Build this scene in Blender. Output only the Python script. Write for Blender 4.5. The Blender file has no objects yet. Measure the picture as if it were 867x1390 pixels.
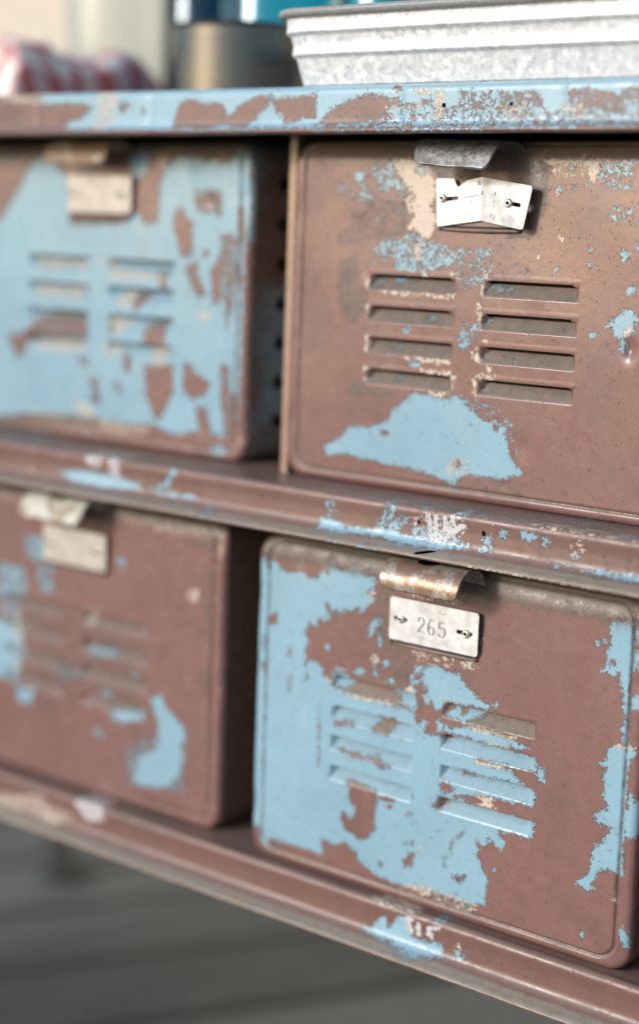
# worn locker cabinet with steel boxes, close-up
CAM_C, CAM_R, CAM_U, CAM_F = (0.51430, -0.79410, 0.02780), (0.78184, 0.62251, 0.03460), (-0.11978, 0.09551, 0.98820), (-0.61186, 0.77676, -0.14924)
FOCUS = 0.905
FSTOP = 2.1
SUN_EL = 19
SUN_AZ = 204
SUN_E = 1.6
SUN_ANG = 10
SKY = 0.145
EXPO = 0.6
PLATE_UR = [[(-0.03259, -0.00420, 0.05465), (-0.00268, -0.00300, 0.05583), (-0.00276, -0.00300, 0.03232), (-0.03066, -0.00420, 0.02830)], [(-0.00268, -0.00300, 0.05583), (0.03224, -0.00750, 0.05137), (0.02788, -0.00850, 0.02791), (-0.00276, -0.00300, 0.03232)]]
PAINT = {'UR':[('B+',None,[(-1090,-1053),(-1035,-1010),(-953,-972),(-915,-913),(-847,-895),(-765,-893),(-686,-864),(-620,-851),(-584,-783),(-496,-710),(-459,-664),(-356,-661),(-254,-677),(-129,-656),(-77,-703),(-1,-737),(50,-774),(134,-771),(196,-800),(182,-842),(207,-901),(224,-951),(268,-997),(318,-1052),(260,-1070),(190,-1099),(117,-1093),(-5,-1095),(-91,-1112),(-137,-1192),(-202,-1153),(-332,-1120),(-489,-1102),(-675,-1095),(-838,-1085),(-949,-1071),(-1059,-1106)]),
('B-',None,[(-613,-915),(-625,-925),(-635,-930),(-649,-931),(-650,-919),(-652,-910),(-636,-904),(-624,-903)]),
('B-',None,[(-103,-1044),(-102,-1062),(-119,-1066),(-131,-1065),(-147,-1049),(-135,-1030),(-121,-1026),(-101,-1026)]),
('B-',0.1,[(99,-779),(171,-782),(126,-828)]),
('C+',-0.25,[(-197,-1008),(-60,-1003),(-55,-1097),(-193,-1093)]),
('B+',-0.55,[(-1022,557),(-741,644),(-609,645),(-536,499),(-545,425),(-769,411),(-905,408),(-1045,459)]),
('B+',None,[(-934,584),(-866,590),(-851,553),(-890,521),(-925,542)]),
('B+',0.3,[(-1046,486),(-978,503),(-990,471),(-1031,460)]),
('B+',0.35,[(-793,623),(-661,629),(-624,561),(-563,519),(-573,467),(-640,487),(-733,486),(-790,548)]),
('B+',0.05,[(-881,473),(-786,474),(-797,431),(-892,419)]),
('B+',0.4,[(-712,316),(-723,298),(-734,297),(-750,303),(-749,315),(-752,333),(-736,334),(-725,328)]),
('B+',0.4,[(-581,351),(-587,344),(-596,342),(-607,342),(-607,350),(-606,357),(-597,359),(-590,359)]),
('B+',0.3,[(-674,86),(-673,78),(-686,71),(-695,75),(-706,85),(-697,93),(-687,100),(-673,96)]),
('B+',0.3,[(-750,67),(-756,58),(-765,56),(-778,60),(-777,66),(-776,75),(-766,77),(-759,73)]),
('B+',0.3,[(-770,143),(-692,194),(-560,215),(-510,248),(-416,198),(-340,201),(-185,154),(-182,103),(-306,46),(-407,20),(-591,33),(-620,96),(-755,123)]),
('B+',-0.2,[(-186,165),(-28,160),(-18,-14),(-99,-44),(-177,10)]),
('B+',-0.35,[(-175,154),(42,182),(51,21),(-114,-58)]),
('B+',0.15,[(-171,-359),(-103,-251),(-30,-242),(-26,-307),(-107,-395)]),
('B+',-0.3,[(-155,-648),(-1,-737),(217,-757),(277,-955),(167,-721),(19,-673)]),
('B+',None,[(-544,-27),(-570,-47),(-595,-54),(-626,-54),(-638,-32),(-638,-13),(-597,-5),(-562,-5)]),
('B+',None,[(-315,-233),(-324,-251),(-348,-255),(-374,-249),(-376,-237),(-369,-219),(-350,-216),(-333,-223)]),
('B+',None,[(-476,-313),(-475,-329),(-495,-335),(-509,-334),(-527,-316),(-513,-299),(-497,-294),(-474,-293)]),
('B+',None,[(-550,-413),(-547,-422),(-570,-431),(-587,-430),(-607,-417),(-589,-406),(-572,-398),(-548,-398)]),
('B+',0.5,[(-405,-501),(-404,-512),(-436,-517),(-459,-513),(-488,-508),(-463,-495),(-437,-490),(-401,-494)]),
('B+',None,[(-541,-593),(-554,-610),(-566,-614),(-582,-607),(-588,-597),(-589,-580),(-568,-576),(-550,-583)]),
('B+',None,[(-412,-160),(-410,-169),(-421,-171),(-429,-167),(-437,-162),(-429,-152),(-422,-150),(-411,-154)]),
('B+',None,[(-476,-51),(-473,-57),(-491,-61),(-503,-61),(-517,-53),(-503,-46),(-492,-42),(-475,-42)]),
('B+',None,[(-779,-80),(-754,-42),(-684,-7),(-695,-34),(-753,-77)]),
('C+',0.25,[(-768,-261),(-707,-204),(-687,-192),(-693,-208),(-757,-263)]),
('C+',0.25,[(-759,-439),(-698,-382),(-679,-370),(-684,-386),(-748,-442)]),
('C+',0.25,[(-750,-621),(-689,-563),(-670,-550),(-675,-567),(-739,-624)]),
('B+',None,[(5,-86),(23,-38),(47,-13),(103,-11),(80,-30)]),
('B+',0.5,[(74,-41),(173,-30),(169,-60),(94,-68)]),
('B+',None,[(-8,-265),(27,-210),(90,-201)]),
('B+',None,[(230,-437),(228,-446),(217,-448),(205,-447),(203,-439),(208,-430),(216,-429),(224,-430)]),
('B+',None,[(520,-247),(519,-251),(514,-253),(511,-253),(506,-248),(509,-244),(514,-242),(520,-242)]),
('B+',0.4,[(62,-606),(63,-619),(45,-623),(29,-623),(22,-610),(32,-595),(43,-592),(56,-592)]),
('C+',None,[(-9,-454),(63,-381),(81,-376),(9,-449)]),
('C+',None,[(-14,-638),(67,-563),(80,-562),(1,-634)]),
('C+',None,[(-688,655),(-623,660),(-518,659),(-478,630),(-438,604),(-358,543),(-351,450),(-376,397),(-339,315),(-355,242),(-392,225),(-430,208),(-471,259),(-537,268),(-501,322),(-476,343),(-529,363),(-558,415),(-533,447),(-495,458),(-548,488),(-591,551),(-632,582),(-647,623)]),
('C-',-0.1,[(-485,411),(-489,396),(-504,382),(-517,388),(-531,410),(-524,425),(-507,439),(-486,433)]),
('C-',None,[(-340,398),(-347,381),(-362,376),(-380,385),(-381,397),(-377,415),(-364,420),(-353,410)]),
('B+',None,[(-428,594),(-424,576),(-455,561),(-478,573),(-505,593),(-481,612),(-458,626),(-426,614)]),
('C-',None,[(-433,594),(-430,578),(-455,566),(-474,576),(-497,593),(-477,609),(-458,621),(-431,611)]),
('C+',None,[(-480,175),(-422,177),(-424,93),(-463,102)]),
('C+',0.25,[(-712,-93),(-582,-86),(-414,-91),(-194,-92),(-199,-115),(-249,-120),(-363,-106),(-489,-118),(-619,-109)]),
('C+',0.3,[(-536,-462),(-343,-461),(-205,-463),(-210,-480),(-342,-482),(-496,-477)]),
('C+',0.3,[(-391,-530),(-183,-526),(-162,-553),(-171,-621),(-186,-617),(-187,-550),(-377,-544)]),
('C+',0.3,[(-333,-649),(-195,-647),(-206,-668),(-319,-669)]),
('C+',0.2,[(-820,-8),(-793,-7),(-790,-86),(-816,-88)]),
('C+',0.2,[(-812,-183),(-785,-182),(-781,-261),(-808,-263)]),
('C+',0.2,[(-803,-361),(-776,-359),(-772,-439),(-799,-441)]),
('C+',0.2,[(-794,-543),(-767,-541),(-763,-621),(-790,-624)]),
('C+',0.2,[(-420,21),(-344,24),(-343,9),(-419,5)]),
('C+',0.1,[(-207,30),(-171,32),(-169,1),(-206,0)]),
('C+',0.4,[(-13,-2),(7,-1),(7,-88),(-10,-89)]),
('C+',0.4,[(-25,-187),(-5,-186),(-5,-273),(-22,-275)]),
('C+',0.4,[(-30,-372),(-9,-370),(-9,-458),(-27,-460)]),
('C+',0.4,[(-32,-560),(-11,-558),(-11,-647),(-29,-649)]),
('C+',0.6,[(-43,-534),(20,-521),(103,-535),(98,-546),(-4,-550)]),
('C+',None,[(-6,35),(25,47),(45,21),(71,12),(27,3),(-1,9)]),
('C+',None,[(-12,-146),(-16,-158),(-29,-160),(-44,-156),(-45,-148),(-41,-136),(-31,-134),(-21,-138)]),
('C+',None,[(97,-110),(93,-114),(89,-117),(82,-116),(82,-111),(82,-107),(88,-104),(92,-105)]),
('C+',0.3,[(3,-337),(34,-319),(41,-345)]),
('C+',0.3,[(-51,-405),(-25,-403),(-24,-430),(-49,-432)]),
('C+',0.2,[(55,-472),(68,-471),(77,-524),(69,-525)]),
('C+',None,[(312,656),(409,660),(513,650),(556,648),(598,658),(674,651),(685,611),(671,567),(647,544),(621,559),(610,581),(617,617),(574,633),(514,637),(411,629),(341,629)]),
('C+',None,[(559,661),(570,687),(586,705),(579,683),(589,658)]),
('C+',None,[(716,640),(715,632),(702,626),(690,631),(686,640),(692,648),(701,654),(710,648)]),
('C+',None,[(482,241),(482,231),(471,226),(461,233),(456,240),(463,250),(469,254),(478,248)]),
('C+',-0.35,[(376,631),(599,639),(621,566),(431,579),(377,601)]),
('C+',0.4,[(448,601),(448,592),(441,584),(435,590),(428,601),(432,611),(439,619),(449,613)]),
('C+',None,[(448,479),(441,472),(435,470),(427,474),(427,478),(426,485),(434,487),(441,483)]),
('C+',None,[(342,141),(342,135),(339,130),(336,135),(335,141),(336,148),(338,152),(340,148)]),
('C+',-0.2,[(339,518),(361,511),(359,414),(345,413)]),
('B+',0.1,[(676,625),(783,633),(816,644),(873,648),(885,583),(837,568),(721,574),(680,559)]),
('B+',0.6,[(710,611),(800,626),(803,586),(737,578)]),
('B+',0.5,[(816,640),(865,644),(859,605),(842,561),(825,568)]),
('B+',-0.45,[(671,567),(870,576),(875,504),(742,516)]),
('B+',None,[(858,518),(859,513),(850,509),(843,513),(835,518),(842,523),(848,527),(858,523)]),
('B+',None,[(766,551),(767,546),(759,545),(753,545),(746,551),(752,556),(758,557),(767,556)]),
('B+',None,[(613,520),(610,517),(605,514),(598,515),(598,520),(599,524),(604,527),(608,526)]),
('B+',None,[(503,606),(514,628),(532,624),(520,602)]),
('B+',None,[(519,495),(531,527),(547,525),(540,490)]),
('B+',None,[(420,501),(444,512),(455,497),(429,481)]),
('B+',None,[(671,195),(671,181),(662,178),(654,185),(646,194),(651,208),(660,211),(671,204)]),
('B+',None,[(819,176),(850,207),(868,184),(896,178),(884,132),(867,140),(843,132),(839,165)]),
('B+',None,[(641,110),(670,108),(652,88)]),
('B+',None,[(700,110),(696,105),(691,102),(685,103),(685,109),(684,113),(690,117),(695,115)]),
('B+',None,[(441,59),(450,85),(461,82),(451,59)]),
('B+',None,[(444,365),(440,361),(436,360),(431,360),(431,364),(431,368),(436,369),(439,368)]),
('B+',None,[(760,67),(761,64),(756,63),(752,63),(748,66),(752,70),(755,71),(759,71)]),
('B+',None,[(921,14),(920,10),(915,8),(911,8),(906,14),(909,18),(914,20),(921,20)]),
('B+',-0.45,[(749,407),(918,432),(926,324),(821,321),(753,356)]),
('B+',None,[(862,384),(882,421),(890,403),(871,381)]),
('B+',None,[(794,361),(794,352),(789,350),(784,355),(780,360),(784,369),(787,371),(792,366)]),
('B+',None,[(826,334),(827,328),(821,327),(816,330),(811,333),(816,339),(820,340),(826,337)]),
('B+',0,[(910,236),(932,237),(934,201),(912,200)]),
('B+',None,[(763,-208),(778,-187),(817,-169),(833,-148),(881,-110),(920,-105),(950,-141),(943,-191),(940,-226),(913,-253),(879,-246),(896,-325),(874,-337),(855,-308),(870,-276),(823,-249),(809,-215),(775,-222)]),
('C+',None,[(872,-231),(909,-193),(931,-212),(918,-243),(891,-257)]),
('B+',None,[(679,-257),(707,-242),(729,-251),(698,-270)]),
('B+',None,[(873,-25),(912,17),(931,-22),(898,-34)]),
('B+',None,[(823,-351),(818,-361),(813,-366),(807,-360),(805,-352),(804,-343),(811,-337),(818,-343)]),
('B+',0.2,[(916,-123),(957,-120),(960,-170),(919,-173)]),
('C+',None,[(799,-209),(801,-215),(792,-216),(785,-216),(779,-210),(785,-203),(791,-202),(799,-202)]),
('G+',0.15,[(-1034,232),(-926,289),(-958,375),(-770,421),(-571,414),(-528,342),(-548,236),(-759,208),(-961,147),(-1017,156)]),
('G+',0.6,[(-1015,58),(-962,92),(-879,42),(-867,-63),(-791,-102),(-799,-220),(-890,-300),(-973,-262),(-1020,-146)]),
('G+',0.5,[(-927,-671),(-861,-611),(-751,-656),(-591,-674),(-615,-712),(-924,-725)]),
('G+',0.5,[(-963,-489),(-923,-454),(-921,-508),(-954,-532)]),
('G+',0.1,[(-746,-494),(-653,-487),(-651,-524),(-744,-532)]),
('G+',0.8,[(210,727),(320,675),(369,593),(388,496),(389,414),(341,338),(320,247),(241,229),(142,226),(104,712)]),
('G+',0.7,[(-466,640),(-56,642),(-49,526),(-333,553),(-412,604)]),
('G+',-0.1,[(51,27),(196,96),(320,70),(287,17),(103,-2)]),
('G+',0.1,[(-304,-1159),(190,-1099),(336,-1153),(291,-1189),(-49,-1202)]),
('G+',None,[(705,-1160),(707,-1175),(696,-1180),(687,-1173),(678,-1164),(686,-1147),(694,-1143),(705,-1150)]),
('G+',0.3,[(-1198,761),(-63,758),(-58,667),(-1194,663)]),  # dark bands along the box top, the rail's shade put into colour
('G+',0.3,[(155,757),(895,756),(901,677),(160,682)]),
('G+',0.4,[(-1027,69),(-890,96),(-854,-76),(-1006,-92)])],'LR':[('B+',None,[(-1447,-341),(-1433,-25),(-1421,258),(-1422,587),(-1375,606),(-1331,609),(-1313,541),(-1287,611),(-1235,601),(-1219,555),(-1175,551),(-1139,545),(-1096,560),(-1040,572),(-1010,543),(-926,551),(-914,592),(-879,610),(-860,644),(-848,685),(-821,700),(-799,670),(-784,645),(-749,626),(-695,648),(-669,668),(-602,673),(-586,632),(-553,626),(-520,637),(-498,591),(-521,533),(-506,486),(-564,438),(-599,397),(-624,422),(-670,403),(-731,382),(-750,356),(-779,379),(-813,362),(-828,404),(-857,411),(-833,359),(-818,328),(-844,290),(-887,310),(-915,317),(-906,256),(-934,262),(-970,279),(-997,229),(-1002,194),(-972,154),(-992,116),(-982,50),(-904,59),(-874,13),(-830,-29),(-794,-56),(-764,-95),(-674,-94),(-538,-88),(-315,-92),(-315,-104)]),
('B-',0.2,[(-513,529),(-524,517),(-534,515),(-547,515),(-550,523),(-551,532),(-535,536),(-521,536)]),
('C+',0.0,[(-587,643),(-548,660),(-546,633),(-586,626)]),
('C+',0,[(-535,531),(-508,535),(-505,475),(-532,471)]),
('B+',None,[(-697,691),(-665,721),(-637,714),(-656,687),(-683,666)]),
('B+',None,[(-548,265),(-530,356),(-494,379),(-453,419),(-434,373),(-458,336),(-491,325),(-509,272)]),
('B+',None,[(-470,295),(-437,305),(-425,243),(-466,225)]),
('B+',0.5,[(-503,152),(-477,173),(-456,150),(-480,103),(-500,108)]),
('B+',None,[(-416,146),(-377,167),(-382,125),(-414,114)]),
('B+',None,[(-626,50),(-573,81),(-558,47),(-612,29)]),
('B+',None,[(-384,48),(-334,47),(-343,20),(-376,22)]),
('B+',None,[(-757,47),(-709,66),(-708,37)]),
('B+',None,[(-796,-5),(-679,20),(-634,-18),(-662,-58),(-758,-77)]),
('B+',None,[(-803,160),(-815,141),(-826,133),(-842,140),(-842,153),(-844,169),(-828,178),(-816,170)]),
('B+',0,[(-492,71),(-432,82),(-431,55),(-491,43)]),
('B+',0,[(-575,677),(-535,683),(-534,662),(-574,656)]),
('B-',None,[(-1294,243),(-1227,282),(-1224,228),(-1285,209)]),
('B-',0.5,[(-850,602),(-851,587),(-857,580),(-864,589),(-867,599),(-864,614),(-859,620),(-854,612)]),
('B-',0.5,[(-960,-49),(-968,-70),(-976,-74),(-988,-67),(-988,-54),(-990,-35),(-978,-30),(-969,-38)]),
('B-',0.3,[(-978,33),(-982,14),(-987,11),(-993,17),(-998,29),(-997,48),(-989,51),(-981,46)]),
('G+',0.2,[(-1095,74),(-1105,53),(-1118,45),(-1136,43),(-1135,66),(-1135,85),(-1120,94),(-1109,94)]),
('G+',0.1,[(-1082,-119),(-1082,-157),(-1101,-178),(-1120,-178),(-1129,-128),(-1118,-88),(-1106,-68),(-1091,-69)]),
('B-',0.2,[(-1313,91),(-1311,63),(-1323,49),(-1334,50),(-1342,86),(-1334,115),(-1327,129),(-1316,128)]),
('B-',0.2,[(-1308,-59),(-1306,-84),(-1318,-89),(-1328,-80),(-1335,-64),(-1327,-37),(-1320,-34),(-1310,-42)]),
('C+',0.3,[(-467,147),(-467,139),(-479,129),(-488,134),(-499,141),(-490,152),(-480,161),(-466,158)]),
('C+',0.2,[(-844,-26),(-788,-38),(-787,-54),(-829,-46)]),
('C+',0.3,[(-661,-91),(-316,-76),(-315,-87),(-537,-102),(-660,-108)]),
('B+',None,[(-887,-33),(-803,-50),(-787,-102),(-611,-105),(-426,-105),(-245,-100),(-181,-92),(-178,-161),(-141,-137),(-89,-174),(-37,-205),(39,-220),(244,-238),(258,-490),(-855,-761)]),
('B-',None,[(-174,11),(-87,34),(-46,-26),(-25,-85),(-41,-131),(26,-223),(-37,-205),(-111,-216),(-139,-174),(-183,-173),(-184,-87)]),
('B+',None,[(-154,-168),(-128,-137),(-96,-143),(-113,-189),(-138,-190)]),
('B+',None,[(-214,166),(-158,174),(-158,130),(-205,120)]),
('B+',None,[(-236,95),(-205,117),(-164,99),(-170,53),(-221,50)]),
('B-',None,[(-185,89),(-190,82),(-200,74),(-212,74),(-213,84),(-210,91),(-201,98),(-194,97)]),
('B+',None,[(-138,168),(-59,196),(17,176),(103,172),(124,124),(226,72),(229,10),(124,1),(26,-1),(-8,3),(-25,-75),(-51,-59),(-79,-1),(-100,48),(-144,30),(-139,72),(-148,113)]),
('B+',None,[(-139,13),(-84,19),(-88,-43),(-134,-39)]),
('B+',None,[(-792,3),(-711,13),(-640,-12),(-680,-64),(-775,-77)]),
('B+',None,[(-371,-28),(-315,12),(-181,15),(-180,-75),(-219,-92),(-297,-78),(-312,-40)]),
('B-',None,[(-441,-184),(-318,-174),(-346,-251),(-364,-282),(-469,-283),(-490,-266),(-439,-233)]),
('B-',None,[(-766,-281),(-671,-261),(-610,-264),(-616,-282),(-751,-297)]),
('B-',None,[(-745,-439),(-662,-448),(-595,-438),(-541,-448),(-475,-442),(-456,-420),(-428,-445),(-408,-453),(-343,-458),(-367,-491),(-420,-484),(-461,-463),(-540,-465),(-648,-462)]),
('B+',None,[(-689,50),(-702,37),(-725,25),(-754,27),(-754,38),(-748,50),(-727,61),(-709,57)]),
('B+',None,[(-548,64),(-570,48),(-588,33),(-615,36),(-616,51),(-620,63),(-591,79),(-568,76)]),
('B+',0.4,[(-445,141),(-462,119),(-476,108),(-495,106),(-497,131),(-501,148),(-478,161),(-461,162)]),
('B+',0.4,[(-379,143),(-378,128),(-398,121),(-415,126),(-426,134),(-412,151),(-400,156),(-383,152)]),
('B+',None,[(-468,63),(-471,54),(-479,52),(-487,52),(-494,58),(-490,66),(-480,69),(-469,70)]),
('B+',None,[(-338,43),(-336,31),(-360,22),(-380,25),(-395,32),(-377,48),(-362,55),(-341,51)]),
('C+',None,[(-466,145),(-469,133),(-479,130),(-490,132),(-492,140),(-488,153),(-481,156),(-473,153)]),
('C+',0.2,[(-251,23),(-188,30),(-199,6),(-250,7)]),
('C+',0.5,[(-652,-94),(-374,-92),(-386,-110),(-651,-110)]),
('C+',0,[(-11,4),(99,20),(100,6),(2,-8)]),
('G+',0.5,[(-365,231),(-238,255),(-222,194),(-239,31),(-329,34),(-374,165)]),
('B+',None,[(-120,79),(-23,126),(106,165),(141,117),(207,75),(257,44),(304,42),(283,8),(130,10),(33,11),(-21,-56),(-65,-16),(-116,9)]),
('B+',None,[(320,40),(350,66),(360,31),(329,24)]),
('B+',None,[(6,-90),(36,-44),(83,-6),(163,7),(257,-12),(247,-55),(191,-60),(153,-96),(39,-93)]),
('B-',None,[(92,-26),(156,-8),(142,-57),(110,-54)]),
('B+',None,[(-43,-117),(16,-133),(74,-146),(153,-110),(282,-110),(424,-120),(494,-128),(564,-144),(554,-167),(458,-174),(302,-185),(125,-172),(-23,-177)]),
('B+',None,[(0,-281),(45,-204),(109,-176),(302,-189),(506,-198),(603,-196),(619,-236),(659,-244),(674,-309),(637,-325),(622,-287),(588,-279),(511,-279),(307,-278),(147,-280)]),
('B+',None,[(-104,-216),(-38,-208),(-7,-230),(0,-292),(115,-294),(229,-296),(308,-292),(466,-296),(490,-318),(546,-346),(516,-363),(360,-370),(233,-379),(71,-375),(9,-460),(13,-530),(177,-526),(211,-553),(15,-559),(-22,-646),(-79,-682)]),
('B+',None,[(9,-453),(71,-378),(233,-379),(439,-372),(621,-369),(617,-425),(614,-456),(593,-475),(562,-473),(398,-479),(271,-482),(158,-481)]),
('B-',0.7,[(95,-376),(168,-363),(233,-372),(274,-381),(218,-389),(154,-400)]),
('B-',None,[(2,-473),(59,-465),(101,-474),(87,-513),(12,-516)]),
('B+',None,[(-79,-682),(-5,-649),(50,-593),(81,-561),(244,-559),(450,-549),(621,-555),(618,-638),(588,-653),(409,-657),(395,-689),(443,-704),(454,-744),(414,-747),(372,-706),(333,-722),(321,-779),(266,-807),(261,-851),(293,-914),(-61,-1011)]),
('B-',0.1,[(-82,-614),(-22,-639),(-2,-563),(-16,-609)]),
('G+',0.4,[(-66,-614),(-17,-645),(2,-565),(-32,-613)]),
('G+',0.5,[(125,-766),(187,-693),(181,-731),(139,-777)]),
('G+',0.6,[(31,-751),(33,-761),(18,-766),(7,-764),(-5,-760),(6,-746),(17,-742),(32,-743)]),
('G+',-0.1,[(96,-824),(113,-777),(105,-865),(52,-936),(47,-909)]),
('C+',None,[(182,-104),(281,-101),(485,-103),(474,-124),(282,-122),(194,-117)]),
('C+',-0.05,[(285,-169),(427,-172),(428,-189),(287,-194)]),
('C+',0.5,[(236,-287),(371,-288),(466,-294),(357,-305),(229,-304)]),
('C+',0.4,[(240,-487),(351,-483),(377,-526),(371,-555),(323,-539),(243,-545),(297,-517)]),
('G+',0.2,[(245,-28),(601,7),(607,-87),(424,-114),(281,-97),(169,-100)]),
('B+',None,[(-849,-896),(-844,-1010),(-731,-1037),(-650,-1005),(-566,-1039),(-536,-1088),(-426,-1137),(-214,-1156),(41,-1128),(216,-1143),(336,-1098),(347,-956),(299,-883),(267,-828),(282,-792),(338,-723),(413,-763),(453,-715),(384,-680),(263,-679),(14,-635),(-221,-519),(-864,-558)]),
('B+',None,[(-1406,-148),(-1361,-140),(-887,-46),(-857,-718),(-1424,-855)]),
('B+',None,[(-1398,-705),(-44,-391),(-5,-1111),(-168,-1144),(-262,-1143),(-357,-1130),(-455,-1102),(-537,-1071),(-590,-1003),(-673,-970),(-754,-1026),(-821,-1029),(-820,-1126),(-918,-1124),(-1125,-1123),(-1222,-1134),(-1255,-1193),(-1300,-1169),(-1318,-1067),(-1379,-1083),(-1408,-920)]),
('B-',None,[(-673,-618),(-575,-621),(-446,-630),(-420,-677),(-432,-747),(-445,-817),(-434,-868),(-480,-920),(-559,-961),(-585,-927),(-643,-922),(-687,-851),(-680,-816),(-647,-821),(-630,-848),(-590,-827),(-587,-772),(-636,-717),(-631,-655)]),
('B-',0.5,[(-429,-653),(-303,-652),(-302,-668),(-425,-673)]),
('B-',None,[(-327,-697),(-325,-708),(-339,-713),(-349,-713),(-358,-705),(-348,-690),(-340,-687),(-328,-686)]),
('B-',0.3,[(-422,-472),(-344,-454),(-343,-476),(-421,-494)]),
('B-',None,[(-235,-1002),(-201,-953),(-160,-936),(-160,-995),(-208,-1038)]),
('B-',0.6,[(-220,-895),(-167,-872),(-169,-889)]),
('C+',None,[(-101,-894),(-104,-901),(-122,-908),(-140,-909),(-143,-905),(-135,-896),(-122,-891),(-110,-892)]),
('B-',None,[(-370,-1059),(-376,-1071),(-384,-1074),(-393,-1072),(-398,-1067),(-397,-1056),(-385,-1052),(-374,-1053)]),
('G+',0.2,[(-172,-603),(-174,-620),(-179,-635),(-184,-631),(-190,-608),(-189,-591),(-182,-576),(-174,-579)]),
('G+',0,[(-176,-703),(-186,-712),(-198,-720),(-214,-722),(-213,-712),(-213,-705),(-199,-697),(-189,-696)]),
('G+',-0.1,[(-136,-745),(-144,-760),(-157,-769),(-173,-765),(-172,-754),(-171,-742),(-159,-732),(-148,-738)]),
('B-',0.5,[(115,-1002),(145,-981),(168,-991),(202,-969),(184,-1003),(155,-1024)]),
('G+',0.1,[(115,-998),(153,-995),(197,-966),(191,-1001),(131,-1015)]),
('G+',0.2,[(41,-915),(64,-903),(67,-955),(52,-973)]),
('G+',0.1,[(93,-802),(118,-782),(106,-838),(93,-868)]),
('C+',0.0,[(-174,-1136),(-65,-1099),(76,-1120),(198,-1119),(274,-1123),(290,-1139),(232,-1182),(141,-1189),(-14,-1179),(-237,-1168)]),
('G+',0,[(-48,-1128),(76,-1127),(275,-1136),(203,-1197),(-14,-1182)]),
('B-',0.5,[(267,-743),(321,-768),(323,-807),(270,-795)]),
('B+',None,[(390,-883),(392,-892),(383,-896),(376,-897),(370,-888),(376,-877),(382,-874),(389,-873)]),
('B+',0.5,[(452,-721),(441,-740),(423,-754),(400,-758),(400,-734),(402,-717),(420,-703),(434,-701)]),
('B+',None,[(1002,634),(1044,647),(1109,651),(1134,646),(1141,491),(1140,379),(1133,302),(1132,198),(1104,192),(1106,312),(1072,365),(1040,345),(1006,352),(965,353),(992,380),(986,409),(996,441),(988,470),(1004,503),(954,513),(948,484),(927,481),(938,502),(920,514),(954,518),(1006,511),(1011,557)]),
('B-',None,[(1014,429),(1034,430),(1039,416),(1060,412),(1037,392),(1015,407)]),
('B+',None,[(1145,656),(1163,659),(1184,507),(1155,516)]),
('B+',0.1,[(1136,498),(1184,507),(1192,389),(1143,394)]),
('B+',0.15,[(1144,259),(1200,271),(1205,213),(1148,201)]),
('B+',None,[(1076,350),(1132,360),(1138,200),(1144,-14),(1116,-20),(1103,69),(1117,131),(1096,269)]),
('B+',None,[(1026,-66),(1066,-18),(1102,-23),(1143,-7),(1186,-11),(1195,-45),(1170,-92),(1151,-123),(1169,-475),(1153,-558),(1150,-679),(969,-728),(977,-632),(996,-580),(1038,-555),(1078,-465),(1067,-454),(1003,-464),(979,-436),(992,-410),(1061,-369),(1045,-333),(1014,-301),(1024,-245),(1013,-188),(1032,-151),(988,-135),(1025,-113)]),
('C+',0.2,[(1066,-11),(1116,-13),(1178,-6),(1186,-13),(1116,-24),(1067,-24)]),
('B+',None,[(1147,241),(1166,270),(1194,274),(1220,204),(1158,185)]),
('B+',None,[(1161,-371),(1166,-290),(1175,-259),(1205,-281),(1256,-308),(1268,-482),(1170,-494)]),
('G+',0.3,[(1117,-455),(1104,-469),(1093,-472),(1077,-473),(1077,-465),(1074,-455),(1091,-450),(1103,-450)]),
('B-',0.5,[(1223,-296),(1214,-306),(1207,-308),(1195,-310),(1196,-303),(1194,-295),(1205,-292),(1214,-291)]),
('G+',0.5,[(1102,-452),(1098,-457),(1095,-460),(1090,-461),(1089,-456),(1088,-452),(1094,-448),(1099,-448)]),
('G+',0.6,[(1079,-593),(1076,-597),(1072,-601),(1067,-601),(1063,-597),(1065,-594),(1071,-589),(1078,-589)]),
('G+',0,[(1122,-486),(1114,-493),(1108,-497),(1098,-496),(1098,-492),(1097,-487),(1107,-482),(1115,-484)]),
('B+',None,[(978,-444),(981,-423),(998,-405),(1036,-380),(1149,-352),(1156,-514),(1161,-710),(1112,-707),(1066,-690),(1043,-682),(1032,-712),(1015,-725),(1011,-776),(992,-791),(1002,-812),(969,-856),(950,-843),(931,-830),(899,-828),(902,-808),(954,-758),(965,-718),(976,-711),(971,-679),(982,-634),(993,-598),(1004,-572),(1035,-560),(1054,-516),(1078,-477),(1041,-453),(996,-452)]),
('B+',None,[(1149,-352),(1247,-328),(1259,-491),(1203,-493),(1168,-502),(1160,-513)]),
('B+',None,[(1158,-1002),(1202,-993),(1214,-1033),(1225,-1076),(1210,-1105),(1191,-1090),(1165,-1065)]),
('B+',None,[(937,-1087),(949,-1078),(958,-1095),(945,-1104)]),
('B+',None,[(1260,-900),(1256,-905),(1252,-909),(1245,-910),(1245,-904),(1245,-900),(1251,-895),(1255,-895)]),
('C+',None,[(1176,-986),(1174,-991),(1169,-994),(1162,-995),(1162,-991),(1163,-987),(1168,-984),(1172,-983)]),
('C+',0.1,[(1112,-847),(1135,-857),(1126,-852)]),
('G+',1,[(1112,-715),(1148,-717),(1150,-812),(1128,-822),(1116,-772)]),
('G+',0.6,[(1117,-829),(1119,-835),(1112,-839),(1107,-837),(1102,-834),(1107,-826),(1111,-823),(1117,-825)]),
('G+',0,[(1167,-544),(1177,-508),(1184,-605),(1171,-674)]),
('G+',0.5,[(204,642),(277,633),(282,551),(240,439),(223,310),(192,325),(209,559)]),
('G+',0.4,[(-478,595),(203,652),(209,559),(-90,593),(-397,553),(-397,303),(-353,202),(-447,250),(-484,441)]),
('C+',-0.4,[(-294,581),(34,614),(183,586),(-13,558),(-280,562)]),
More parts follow.
